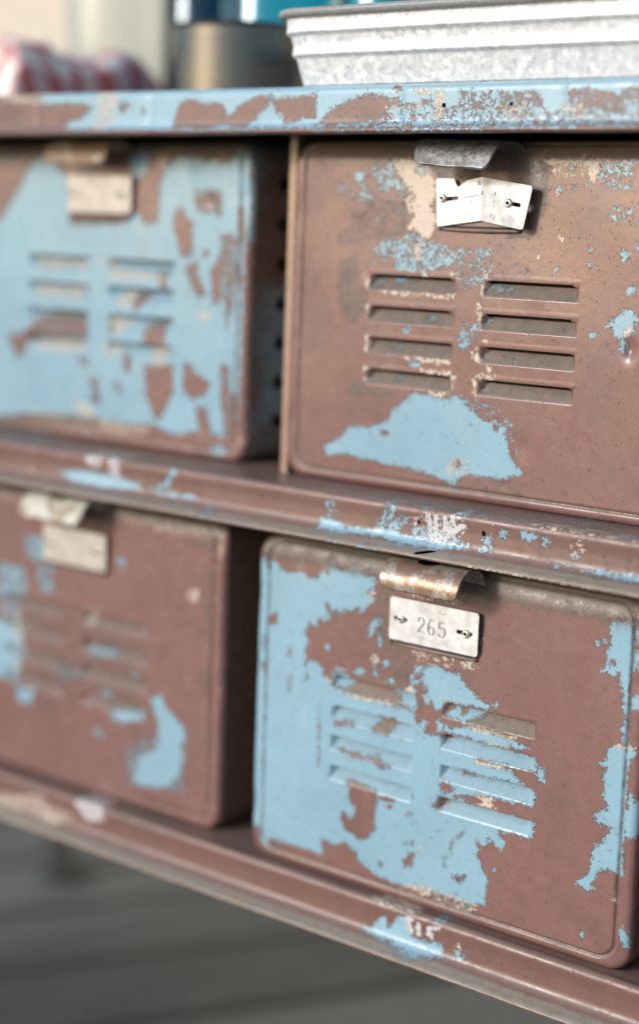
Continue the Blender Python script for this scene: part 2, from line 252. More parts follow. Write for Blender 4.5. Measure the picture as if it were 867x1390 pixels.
('B+',0.3,[(-38,554),(-2,587),(25,559)]),
('C+',-0.35,[(-238,256),(225,274),(204,222),(57,204),(-209,196)]),
('C+',-0.1,[(218,404),(236,407),(239,360),(221,357)]),
('G+',0.6,[(788,730),(830,744),(888,747),(840,720),(806,714)]),
('G+',0.2,[(419,789),(1153,798),(1161,688),(426,674)]),
('G+',0.2,[(-1277,740),(-360,786),(-471,726),(-850,735),(-1131,693),(-1244,642)])],'UL':[('B+',None,[(-764,648),(-654,698),(-544,723),(-523,575),(-395,527),(-389,206),(137,245),(254,320),(340,227),(439,253),(448,489),(511,606),(590,677),(749,688),(845,631),(907,655),(1032,621),(1089,723),(1211,712),(1232,140),(-1418,50),(-1419,178),(-1103,212),(-950,394),(-838,522)]),
('B+',None,[(193,723),(325,770),(392,746),(330,605),(298,534),(197,533),(161,628)]),
('B+',0.1,[(-1069,697),(-916,698),(-934,622),(-1029,621)]),
('B+',None,[(-1283,53),(669,120),(707,-1097),(638,-1118),(581,-1117),(464,-1080),(387,-1088),(189,-1093),(-53,-1089),(-323,-1086),(-536,-1077),(-754,-1098),(-953,-1163),(-1273,-1225)]),
('B+',None,[(-1102,111),(1185,183),(1183,-182),(1173,-738),(1152,-1021),(1030,-1104),(950,-1065),(897,-928),(800,-913),(838,-1077),(644,-1121),(375,-1075),(134,-1075),(-1089,-1143)]),
('B-',None,[(596,320),(644,357),(679,286),(745,253),(744,40),(695,38),(628,83),(617,178),(583,225)]),
('B-',None,[(697,-33),(793,18),(789,-100),(849,-199),(792,-202),(750,-150)]),
('B-',None,[(1011,167),(1057,203),(1066,157),(1021,98),(1000,27),(984,-192),(921,-196),(923,-23),(984,49)]),
('B-',None,[(1132,355),(1160,356),(1190,173),(1162,80),(1129,217)]),
('B-',None,[(1127,-15),(1157,-2),(1183,-182),(1145,-72)]),
('B-',0.8,[(348,554),(424,555),(416,244),(365,243),(320,374)]),
('B-',0.35,[(763,453),(985,456),(975,305),(767,336)]),
('B-',0.3,[(888,63),(878,53),(857,43),(831,48),(830,61),(837,71),(855,81),(871,76)]),
('B-',0.7,[(-993,-592),(-915,-572),(-762,-517),(-719,-440),(-441,-387),(-233,-382),(-188,-537),(-481,-557),(-783,-592),(-825,-700),(-913,-736)]),
('B-',None,[(356,-696),(453,-702),(605,-676),(601,-843),(501,-1020),(444,-1040),(360,-836)]),
('B-',None,[(158,-626),(218,-636),(210,-736),(161,-740)]),
('B-',0.4,[(-162,-823),(-90,-817),(-77,-961),(-138,-981)]),
('B-',None,[(246,-213),(401,-219),(250,-353)]),
('B-',None,[(368,-401),(521,-392),(516,-544),(314,-559)]),
('B-',0.5,[(-268,-687),(-185,-681),(-204,-755)]),
('B-',0.4,[(73,-818),(133,-827),(125,-914)]),
('B-',None,[(474,-64),(531,-75),(535,-198),(486,-160)]),
('B-',0.3,[(13,-424),(64,-449),(55,-492),(14,-480)]),
('C+',0.12,[(-725,-22),(-240,-17),(-239,-67),(-681,-79)]),
('C+',0.12,[(-723,-205),(-257,-211),(-276,-269),(-700,-277)]),
('C+',0.12,[(45,-83),(512,-90),(513,-117),(46,-125)]),
('C+',0.12,[(-28,-398),(251,-409),(95,-489)]),
('C+',0.12,[(-717,-588),(-187,-580),(-227,-641),(-694,-645)]),
('C+',0.12,[(-77,-4),(44,-27),(5,-85)]),
('C+',0.12,[(-325,-984),(-179,-999),(-136,-1068),(-219,-1076)]),
('C+',0.12,[(128,-220),(246,-227),(209,-313),(90,-306)]),
('C+',0.12,[(-44,-570),(97,-574),(79,-646),(-22,-640)]),
('C+',0.12,[(373,-582),(526,-571),(529,-668),(433,-676)]),
('B-',None,[(604,189),(733,192),(744,53),(641,49)]),
('B-',None,[(691,-20),(772,-40),(873,-198),(810,-213),(743,-111)]),
('B-',None,[(959,38),(1027,64),(984,-239),(922,-242)]),
('B-',None,[(348,-686),(564,-669),(603,-859),(475,-1029),(370,-904)]),
('B-',None,[(694,-635),(794,-699),(923,-759),(894,-833),(767,-868),(700,-826)]),
('B-',0.6,[(1014,-634),(1076,-629),(1099,-838),(1040,-938)]),
('B+',None,[(937,-1155),(1069,-1141),(1071,-1200),(939,-1215)]),
('C+',None,[(923,-324),(889,-337),(862,-346),(823,-346),(822,-330),(816,-320),(861,-310),(894,-310)]),
('C+',0.3,[(-200,-1032),(-195,-1057),(-239,-1064),(-271,-1056),(-302,-1042),(-267,-1013),(-240,-1007),(-200,-1015)]),
('G+',0.4,[(-1273,-1163),(-323,-1086),(-11,-1128),(-321,-1189),(-1273,-1240)]),
('C+',-0.2,[(-754,-1098),(-53,-1096),(387,-1116),(191,-1165),(-428,-1170),(-753,-1143)]),
('G+',0.4,[(-1423,774),(966,746),(1029,700),(427,676),(-1422,723)]),
('G+',0.6,[(-401,385),(-345,273),(152,285),(84,223),(-344,223)]),
('B-',0.3,[(986,177),(1109,181),(1119,-93),(1052,-397)]),
('B-',0.5,[(1052,-842),(1145,-810),(1152,-1021),(1045,-1091)]),
('B-',0.2,[(291,792),(359,780),(345,673),(294,697)])],'LL':[('B+',0.5,[(-593,431),(-372,437),(-369,285),(-554,282)]),
('B+',0.2,[(-461,271),(-314,242),(-293,67),(-421,72)]),
('B+',0.4,[(-856,184),(-590,199),(-569,21),(-854,-78)]),
('B+',1.5,[(-1087,-251),(-623,-170),(-583,-346),(-619,-537),(-694,-631),(-1085,-627)]),
('B+',1,[(-674,-653),(-485,-642),(-521,-768),(-654,-755)]),
('B+',1.5,[(35,-232),(279,-212),(314,-268),(72,-301)]),
('B+',1,[(147,-514),(285,-499),(252,-569)]),
('B+',2,[(288,-612),(559,-580),(561,-654),(359,-698)]),
('B+',1,[(418,-347),(519,-340),(487,-396)]),
('B+',1,[(299,386),(383,399),(368,335)]),
('B+',0.1,[(-285,-420),(4,-416),(-31,-473),(-246,-516)]),
('B+',0.1,[(-624,-92),(-739,-33),(-853,-157),(-623,-170)]),
('B+',None,[(623,-472),(721,-430),(756,-514),(822,-549),(922,-626),(956,-703),(697,-761),(694,-626)]),
('B+',None,[(657,-508),(739,-491),(807,-575),(921,-600),(899,-948),(772,-1053),(539,-1096),(470,-1050),(534,-884),(698,-797),(744,-663)]),
('B+',-0.3,[(397,-839),(922,-624),(934,-1038),(403,-1116)]),
('B+',None,[(525,-615),(528,-647),(410,-694),(308,-694),(253,-673),(335,-624),(407,-586),(498,-589)]),
('B+',0.2,[(200,-801),(196,-832),(154,-844),(114,-841),(102,-823),(125,-788),(153,-779),(182,-785)]),
('B+',0.2,[(609,-787),(596,-813),(566,-831),(530,-823),(529,-804),(538,-779),(564,-762),(586,-773)]),
('C+',0.4,[(-21,-40),(101,12),(136,-25),(50,-103)]),
('C+',0.5,[(1008,269),(998,246),(975,223),(954,229),(932,257),(943,281),(972,304),(1005,301)]),
('C+',0.0,[(-775,-196),(-624,-131),(-585,-215),(-656,-544),(-694,-604),(-621,-353)]),
('C+',-0.35,[(-304,749),(624,700),(1191,708),(1193,662),(723,642),(223,694)]),
('G+',0.3,[(679,-113),(776,-95),(749,-270),(699,-231)]),
('G+',0.3,[(1036,-215),(1130,-196),(1119,-342),(1057,-379)]),
('G+',-0.15,[(-625,12),(-40,8),(578,-34),(559,-555),(-617,-642)]),
('G+',0.2,[(883,617),(1163,657),(1166,564),(885,570)]),
('G+',0.2,[(1046,429),(1124,441),(1092,11),(1060,5)])],'TR':[('B+',None,[(-3232,1080),(-2659,1068),(-910,1071),(-898,808),(-1754,799),(-2953,811),(-2920,857),(-2820,867),(-2722,945),(-2789,969),(-3196,975)]),
('B-',None,[(-1996,935),(-1952,973),(-1878,980),(-1759,953),(-1642,951),(-1587,866),(-1526,928),(-1442,958),(-1359,988),(-1234,986),(-1301,925),(-1382,843),(-1522,812),(-1580,834),(-1754,814),(-2023,816)]),
('B-',None,[(-1248,976),(-906,988),(-900,855),(-1026,860),(-1133,836),(-1245,904)]),
('B+',0.4,[(-1355,884),(-1246,935),(-1161,861),(-1242,821),(-1381,832)]),
('C+',0.0,[(-2658,1034),(-2497,1031),(-2556,809),(-2686,809)]),
('C+',0.0,[(-3587,1076),(-3025,1041),(-3231,976),(-3587,1005)]),
('G+',0.4,[(-2245,916),(-2253,890),(-2272,886),(-2294,900),(-2295,917),(-2289,943),(-2273,948),(-2259,934)]),
('B-',0.2,[(-2392,952),(-2422,934),(-2446,917),(-2481,927),(-2481,953),(-2486,972),(-2448,987),(-2419,977)]),
('B+',None,[(-935,1052),(1142,1048),(1160,803),(-923,779)]),
('B-',None,[(-925,830),(-773,928),(-672,966),(-571,988),(-458,973),(-420,948),(-360,971),(-346,936),(-430,904),(-478,865),(-589,827),(-742,822),(-819,813)]),
('B-',0.35,[(666,974),(781,986),(927,962),(1081,997),(1126,996),(1137,838),(996,858),(871,886),(789,860),(724,897),(700,933)]),
('B+',0.4,[(991,929),(1085,936),(1090,857),(1015,866)]),
('B-',-0.12,[(33,979),(527,973),(531,900),(447,855),(268,866),(37,907)]),
('B-',0.1,[(-590,856),(-467,894),(-391,854),(-512,806)]),
('B-',0.6,[(-137,940),(-153,932),(-171,931),(-192,933),(-204,941),(-201,949),(-172,950),(-145,948)]),
('B-',0.1,[(-351,1009),(-348,1001),(-368,996),(-383,1002),(-400,1010),(-384,1019),(-370,1024),(-349,1017)]),
('B-',-0.35,[(-444,933),(1157,838),(1160,803),(-438,806)]),
('C+',0.5,[(-120,995),(-73,1004),(-57,927),(-87,828),(-117,851)]),
('C+',0.1,[(-258,1017),(-156,1005),(-155,977),(-251,978)]),
('C+',0.0,[(300,907),(432,923),(414,850),(336,850)]),
('C+',0.0,[(-443,914),(-200,929),(-199,918),(-417,898)]),
('C+',-0.1,[(659,916),(786,914),(768,860),(663,862)]),
('B-',0.0,[(-266,814),(1158,824),(1162,777),(-264,779)]),
('B-',0.3,[(-924,809),(-266,814),(-264,766),(-923,769)]),
('H+',None,[(-53,918),(-54,906),(-63,904),(-70,910),(-79,918),(-74,929),(-65,932),(-53,925)]),
('H+',None,[(362,919),(360,910),(353,908),(347,909),(340,919),(344,927),(352,930),(362,929)])],'MR':[('B+',None,[(-800,-1399),(-716,-1393),(-646,-1406),(-590,-1426),(-347,-1390),(-214,-1406),(-44,-1425),(233,-1414),(234,-1432),(9,-1460),(-185,-1461),(-452,-1445),(-657,-1460),(-798,-1457)]),
('B+',0.1,[(-401,-1378),(-350,-1327),(-339,-1293),(-287,-1264),(-247,-1280),(-167,-1302),(-215,-1384),(-307,-1397)]),
('B+',-0.2,[(-355,-1240),(-264,-1207),(-260,-1271),(-352,-1284)]),
('B+',0.0,[(-763,-1293),(-693,-1295),(-690,-1362),(-745,-1380)]),
('W+',0.45,[(-65,-1280),(-42,-1272),(-16,-1346),(-3,-1419),(-31,-1423),(-48,-1361)]),
('W+',0.45,[(-14,-1276),(9,-1270),(28,-1382),(7,-1428),(-11,-1377)]),
('W+',0.45,[(50,-1275),(75,-1269),(93,-1373),(69,-1398),(51,-1347)]),
('W+',0.45,[(99,-1261),(122,-1261),(138,-1324),(125,-1379),(104,-1340)]),
('W+',0.45,[(4,-1364),(189,-1298),(205,-1315),(154,-1345),(131,-1383),(33,-1424),(-6,-1419)]),
('W+',-0.25,[(-154,-1311),(173,-1246),(209,-1325),(181,-1371),(134,-1425),(-70,-1428),(-148,-1418)]),
('B+',0.2,[(-163,-1377),(-48,-1350),(156,-1385),(232,-1411),(-95,-1432)]),
('B+',0.1,[(123,-1231),(320,-1218),(321,-1238),(124,-1250)]),
('C+',0.0,[(-477,-1212),(-237,-1204),(-4,-1227),(-3,-1243),(-262,-1228),(-476,-1234)]),
('B+',0.0,[(-94,-1217),(46,-1199),(47,-1231),(-92,-1249)]),
('B+',0.1,[(-628,-1492),(-518,-1493),(-531,-1508),(-627,-1507)]),
('B+',0.1,[(-423,-1488),(-289,-1487),(-302,-1500),(-422,-1501)]),
('B+',0.2,[(310,-1373),(336,-1359),(341,-1432),(314,-1431)]),
('H+',None,[(-101,-1331),(-99,-1339),(-108,-1344),(-114,-1344),(-121,-1334),(-114,-1324),(-109,-1319),(-101,-1319)]),
('H+',None,[(329,-1334),(323,-1348),(316,-1352),(308,-1346),(304,-1338),(304,-1324),(315,-1320),(324,-1326)]),
('H+',None,[(65,-1462),(32,-1471),(0,-1478),(-46,-1484),(-41,-1478),(-44,-1475),(-1,-1465),(29,-1462)]),
('B+',None,[(413,-1314),(432,-1304),(463,-1305),(463,-1341),(441,-1352),(419,-1338)]),
('B-',None,[(449,-1323),(448,-1328),(442,-1331),(435,-1331),(433,-1326),(436,-1321),(441,-1318),(445,-1318)]),
('B+',None,[(540,-1291),(568,-1282),(588,-1294),(619,-1285),(649,-1315),(621,-1319),(605,-1338),(576,-1330),(554,-1333)]),
('B+',None,[(659,-1298),(686,-1293),(721,-1311),(711,-1328),(696,-1355),(678,-1340),(683,-1320)]),
('B+',0.1,[(312,-1338),(369,-1325),(368,-1400),(315,-1403)]),
('B+',None,[(377,-1266),(373,-1271),(366,-1276),(358,-1275),(359,-1268),(359,-1264),(365,-1259),(370,-1260)]),
('B+',None,[(523,-1234),(524,-1238),(514,-1243),(507,-1241),(500,-1237),(507,-1231),(513,-1227),(522,-1229)]),
('B+',None,[(898,-1226),(893,-1232),(886,-1235),(876,-1233),(877,-1229),(877,-1223),(885,-1220),(891,-1223)]),
('B+',0.2,[(911,-1373),(904,-1380),(896,-1386),(884,-1386),(885,-1377),(885,-1372),(894,-1366),(901,-1367)]),
('B+',0.2,[(871,-1373),(868,-1378),(861,-1382),(852,-1383),(851,-1376),(854,-1370),(860,-1367),(865,-1366)]),
('B+',0.3,[(762,-1432),(828,-1432),(818,-1449),(768,-1445)]),
('B+',0.3,[(855,-1430),(882,-1429),(878,-1441)]),
('B+',0.5,[(935,-1440),(1011,-1423),(1139,-1427),(1263,-1419),(1264,-1443),(1140,-1451),(1013,-1444)]),
('B+',0.1,[(293,-1421),(369,-1412),(364,-1433),(294,-1439)]),
('C+',-0.35,[(847,-1310),(917,-1300),(921,-1357),(851,-1368)]),
('C+',-0.12,[(282,-1227),(513,-1220),(760,-1235),(1250,-1233),(1250,-1244),(761,-1251),(514,-1236),(283,-1242)]),
('B+',0.2,[(282,-1227),(398,-1216),(398,-1226),(283,-1242)]),
('B+',0.1,[(1105,-1240),(1249,-1228),(1250,-1242),(1106,-1254)]),
('C+',-0.2,[(297,-1491),(1255,-1506),(1256,-1515),(298,-1506)]),
('B+',None,[(-3012,-1383),(-2697,-1346),(-2492,-1358),(-2259,-1377),(-2242,-1417),(-2558,-1444),(-2834,-1436)]),
('W+',0.1,[(-2742,-1229),(-2597,-1219),(-2586,-1309),(-2715,-1317)]),
('W+',0.1,[(-2538,-1207),(-2437,-1207),(-2425,-1362),(-2509,-1360)]),
('B+',0.4,[(-2099,-1382),(-1977,-1258),(-1930,-1264),(-2020,-1386)]),
('B+',0.3,[(-2179,-1399),(-1772,-1394),(-1740,-1424),(-2082,-1433)]),
('B+',0.0,[(-1679,-1439),(-1558,-1468),(-1617,-1498)])],'BR':[('B+',None,[(-376,-3758),(-311,-3746),(-263,-3676),(-219,-3652),(-199,-3726),(-132,-3624),(-93,-3606),(-40,-3706),(39,-3722),(177,-3701),(199,-3767),(12,-3805),(-196,-3780),(-359,-3774)]),
('W+',1,[(-100,-3618),(-27,-3604),(-26,-3623),(-47,-3629),(-17,-3696),(-47,-3719),(-79,-3638),(-99,-3636)]),
('W+',1,[(-5,-3625),(23,-3617),(26,-3672),(45,-3687),(16,-3702),(-4,-3675)]),
('W+',1,[(71,-3622),(157,-3604),(161,-3621),(100,-3637),(115,-3686),(84,-3695),(67,-3663)]),
('B+',0.1,[(262,-3715),(336,-3692),(339,-3738),(265,-3761)]),
('C+',None,[(300,-3683),(295,-3696),(285,-3709),(271,-3707),(270,-3692),(273,-3680),(282,-3667),(291,-3671)]),
('C+',0.1,[(-370,-3542),(-48,-3559),(-16,-3577),(-205,-3591),(-369,-3569)]),
('B+',0.1,[(101,-3563),(200,-3560),(201,-3573),(101,-3580)]),
('W+',0.2,[(-2803,-3607),(-2664,-3496),(-2577,-3526),(-2505,-3660),(-2660,-3699),(-2731,-3666)]),
('C+',-0.1,[(-3541,-3736),(-3165,-3644),(-2801,-3709),(-2979,-3806),(-3540,-3816)]),
('G+',0.0,[(-2456,-3546),(-1989,-3578),(-2052,-3643),(-2454,-3647)])]}
import bpy, bmesh, math, random
import numpy as np
from mathutils import Vector, Matrix, noise
from mathutils.geometry import tessellate_polygon
PI = math.pi
H = 0.70                       # height of the working origin above the floor
C = bpy.context.scene.collection
rng = random.Random(7)
PITCH, ROW = 0.3030, 0.2330
B1, B0 = 0.06, 0.0

# ------------------------------------------------------------------ objects
def empty(name, loc, label, cat, group=None, kind=None):
    o = bpy.data.objects.new(name, None); C.objects.link(o)
    o.location = (loc[0], loc[1], loc[2] + H); o.empty_display_size = .02
    o['label'] = label; o['category'] = cat
    if group: o['group'] = group
    return o
def root_loc(p):
    while p.parent: p = p.parent
    return p.location
def obj(name, verts, faces, mat, parent=None, smooth=True, origin=None, attrs=None, sharp=None):
    me = bpy.data.meshes.new(name)
    if parent is not None: off = np.array(root_loc(parent))
    else: off = np.array((origin[0], origin[1], origin[2] + H)) if origin is not None else np.zeros(3)
    v = np.asarray(verts, dtype=float) + np.array((0, 0, H)) - off
    me.from_pydata(v.tolist(), [], faces)
    me.validate()
    if attrs:
        for k, a in attrs.items():
            at = me.attributes.new(k, 'FLOAT', 'POINT'); at.data.foreach_set('value', np.asarray(a, dtype=np.float32))
    me.materials.append(mat)
    me.polygons.foreach_set('use_smooth', [smooth] * len(me.polygons))
    if sharp: me.set_sharp_from_angle(angle=math.radians(sharp))
    me.update()
    o = bpy.data.objects.new(name, me); C.objects.link(o)
    if parent is not None: o.parent = parent
    elif origin is not None: o.location = off
    return o
def tag(o, label, cat, group=None):
    o['label'] = label; o['category'] = cat
    if group: o['group'] = group
    return o
class MB:
    def __init__(s): s.v = []; s.f = []
    def add(s, vs, fs):
        b = len(s.v); s.v += [tuple(x) for x in vs]; s.f += [tuple(b + i for i in f) for f in fs]
    def box(s, x0, x1, y0, y1, z0, z1):
        s.add([(x0,y0,z0),(x1,y0,z0),(x1,y1,z0),(x0,y1,z0),(x0,y0,z1),(x1,y0,z1),(x1,y1,z1),(x0,y1,z1)],
              [(0,3,2,1),(4,5,6,7),(0,1,5,4),(1,2,6,5),(2,3,7,6),(3,0,4,7)])
    def lathe(s, c, prof, n=40, axis='z', close=False):
        vs = []; fs = []
        for r, h in prof:
            for k in range(n):
                a = 2*PI*k/n
                if axis == 'z': vs.append((c[0]+r*math.cos(a), c[1]+r*math.sin(a), c[2]+h))
                else: vs.append((c[0]+r*math.cos(a), c[1]-h, c[2]+r*math.sin(a)))
        for i in range(len(prof)-1):
            for k in range(n):
                k2 = (k+1) % n
                fs.append((i*n+k, i*n+k2, (i+1)*n+k2, (i+1)*n+k))
        fs.append(tuple(range(n))[::-1]); fs.append(tuple((len(prof)-1)*n+k for k in range(n)))
        s.add(vs, fs)
    def loft(s, rings, closed=True, cap=False):
        n = len(rings[0]); vs = [p for r in rings for p in r]; fs = []
        for i in range(len(rings)-1):
            for k in range(n if closed else n-1):
                k2 = (k+1) % n
                fs.append((i*n+k, i*n+k2, (i+1)*n+k2, (i+1)*n+k))
        if cap: fs.append(tuple(range(n))[::-1]); fs.append(tuple((len(rings)-1)*n+k for k in range(n)))
        s.add(vs, fs)
def sheet(grid, t, mb=None):
    """thin curved sheet metal: grid[i][j] points, thickness t"""
    G = np.array(grid); n, m = G.shape[:2]
    du = np.gradient(G, axis=0); dv = np.gradient(G, axis=1)
    N = np.cross(du, dv); N /= np.linalg.norm(N, axis=2, keepdims=True) + 1e-12
    A = G + N*t/2; B = G - N*t/2
    v = np.concatenate([A.reshape(-1,3), B.reshape(-1,3)]); o = n*m; f = []
    for i in range(n-1):
        for j in range(m-1):
            a, b, c, d = i*m+j, i*m+j+1, (i+1)*m+j+1, (i+1)*m+j
            f.append((a,d,c,b)); f.append((o+a,o+b,o+c,o+d))
    for i in range(n-1):
        f.append((i*m, o+i*m, o+(i+1)*m, (i+1)*m)); e = m-1
        f.append((i*m+e, (i+1)*m+e, o+(i+1)*m+e, o+i*m+e))
    for j in range(m-1):
        f.append((j, j+1, o+j+1, o+j)); e = (n-1)*m
        f.append((e+j, o+e+j, o+e+j+1, e+j+1))
    return v, f

# ------------------------------------------------------------------ worn-paint fields (millimetres inside / outside each worn patch)
def poly_sd(P, Q):
    Q = np.asarray(Q, float); n = len(Q); d = np.full(len(P), 1e9); ins = np.zeros(len(P), bool)
    for i in range(n):
        a = Q[i]; b = Q[(i+1) % n]; e = b-a; w = P-a
        t = np.clip((w@e)/max(e@e, 1e-9), 0, 1); q = w - t[:, None]*e
        d = np.minimum(d, (q*q).sum(1))
        c = ((a[1] <= P[:,1]) & (b[1] > P[:,1])) | ((b[1] <= P[:,1]) & (a[1] > P[:,1]))
        with np.errstate(divide='ignore', invalid='ignore'):
            xi = a[0] + (P[:,1]-a[1])/(b[1]-a[1])*(b[0]-a[0])
        ins ^= c & (P[:,0] < xi)
    d = np.sqrt(d); return np.where(ins, d, -d)
def fields(key, x, z, dx=0, dz=0):
    P = np.stack([(x-dx)*1e3, (z-dz)*1e3], 1)
    F = {k: np.full(len(P), -3.0) for k in 'BCGWH'}
    for mode, lev, pts in PAINT.get(key, []):
        Q = np.array(pts)/10.0
        lo = Q.min(0)-3.1; hi = Q.max(0)+3.1
        m = (P[:,0] > lo[0]) & (P[:,0] < hi[0]) & (P[:,1] > lo[1]) & (P[:,1] < hi[1])
        if not m.any(): continue
        sd = poly_sd(P[m], Q); f = F[mode[0]]
        if mode[1] == '+': f[m] = np.maximum(f[m], np.minimum(sd, 3.0 if lev is None else lev*1.6))
        else: f[m] = np.minimum(f[m], np.maximum(-sd, -3.0 if lev is None else -lev*1.6))
    return dict(blue=F['B'], cream=F['C'], grime=F['G'], chalk=F['W'], hole=F['H'])
def bare(n, **kw):
    d = {k: np.full(n, -3.0) for k in ('blue', 'cream', 'grime', 'chalk', 'hole')}
    for k, v in kw.items(): d[k] = v
    return d

# ------------------------------------------------------------------ materials
class NT:
    def __init__(s, name):
        s.m = bpy.data.materials.new(name); s.m.use_nodes = True; s.t = s.m.node_tree; s.t.nodes.clear()
        s.out = s.t.nodes.new('ShaderNodeOutputMaterial')
    def n(s, typ, **kw):
        x = s.t.nodes.new(typ)
        for k, v in kw.items():
            if hasattr(x, k) and k not in x.inputs: setattr(x, k, v)
            else: s.set(x.inputs[k], v)
        return x
    def set(s, inp, v):
        if isinstance(v, bpy.types.NodeSocket): s.t.links.new(v, inp)
        else:
            if isinstance(v, tuple) and len(v) == 3 and inp.type == 'RGBA': v = (*v, 1)
            inp.default_value = v
    def math(s, op, a, b=None, clamp=False):
        x = s.t.nodes.new('ShaderNodeMath'); x.operation = op; x.use_clamp = clamp
        s.set(x.inputs[0], a)
        if b is not None: s.set(x.inputs[1], b)
        return x.outputs[0]
    def mapr(s, v, a, b, c=0., d=1., smooth=False):
        x = s.t.nodes.new('ShaderNodeMapRange'); x.interpolation_type = 'SMOOTHSTEP' if smooth else 'LINEAR'
        for i, q in enumerate((v, a, b, c, d)): s.set(x.inputs[i], q)
        return x.outputs[0]
    def mix(s, f, a, b, blend='MIX'):
        x = s.t.nodes.new('ShaderNodeMix'); x.data_type = 'RGBA'; x.blend_type = blend
        s.set(x.inputs[0], f); s.set(x.inputs[6], a); s.set(x.inputs[7], b); return x.outputs[2]
    def noise(s, co, scale, detail=4., rough=.55, out=0, dist=0.):
        x = s.t.nodes.new('ShaderNodeTexNoise'); s.set(x.inputs['Vector'], co)
        s.set(x.inputs['Scale'], scale); s.set(x.inputs['Detail'], detail); s.set(x.inputs['Roughness'], rough); s.set(x.inputs['Distortion'], dist)
        return x.outputs[out]
    def attr(s, name):
        x = s.t.nodes.new('ShaderNodeAttribute'); x.attribute_name = name; return x.outputs['Fac']
    def pos(s, loc=(0,0,0), scale=(1,1,1)):
        g = s.t.nodes.new('ShaderNodeTexCoord'); mp = s.t.nodes.new('ShaderNodeMapping')
        s.t.links.new(g.outputs['Object'], mp.inputs[0]); mp.inputs['Location'].default_value = loc; mp.inputs['Scale'].default_value = scale
        return mp.outputs[0]
    def bsdf(s, **kw):
        x = s.t.nodes.new('ShaderNodeBsdfPrincipled')
        for k, v in kw.items(): s.set(x.inputs[k.replace('_', ' ')], v)
        s.t.links.new(x.outputs[0], s.out.inputs[0]); return x
    def bump(s, h, dist, strength=1., normal=None):
        x = s.t.nodes.new('ShaderNodeBump'); s.set(x.inputs['Height'], h); x.inputs['Distance'].default_value = dist; x.inputs['Strength'].default_value = strength
        if normal is not None: s.set(x.inputs['Normal'], normal)
        return x.outputs[0]

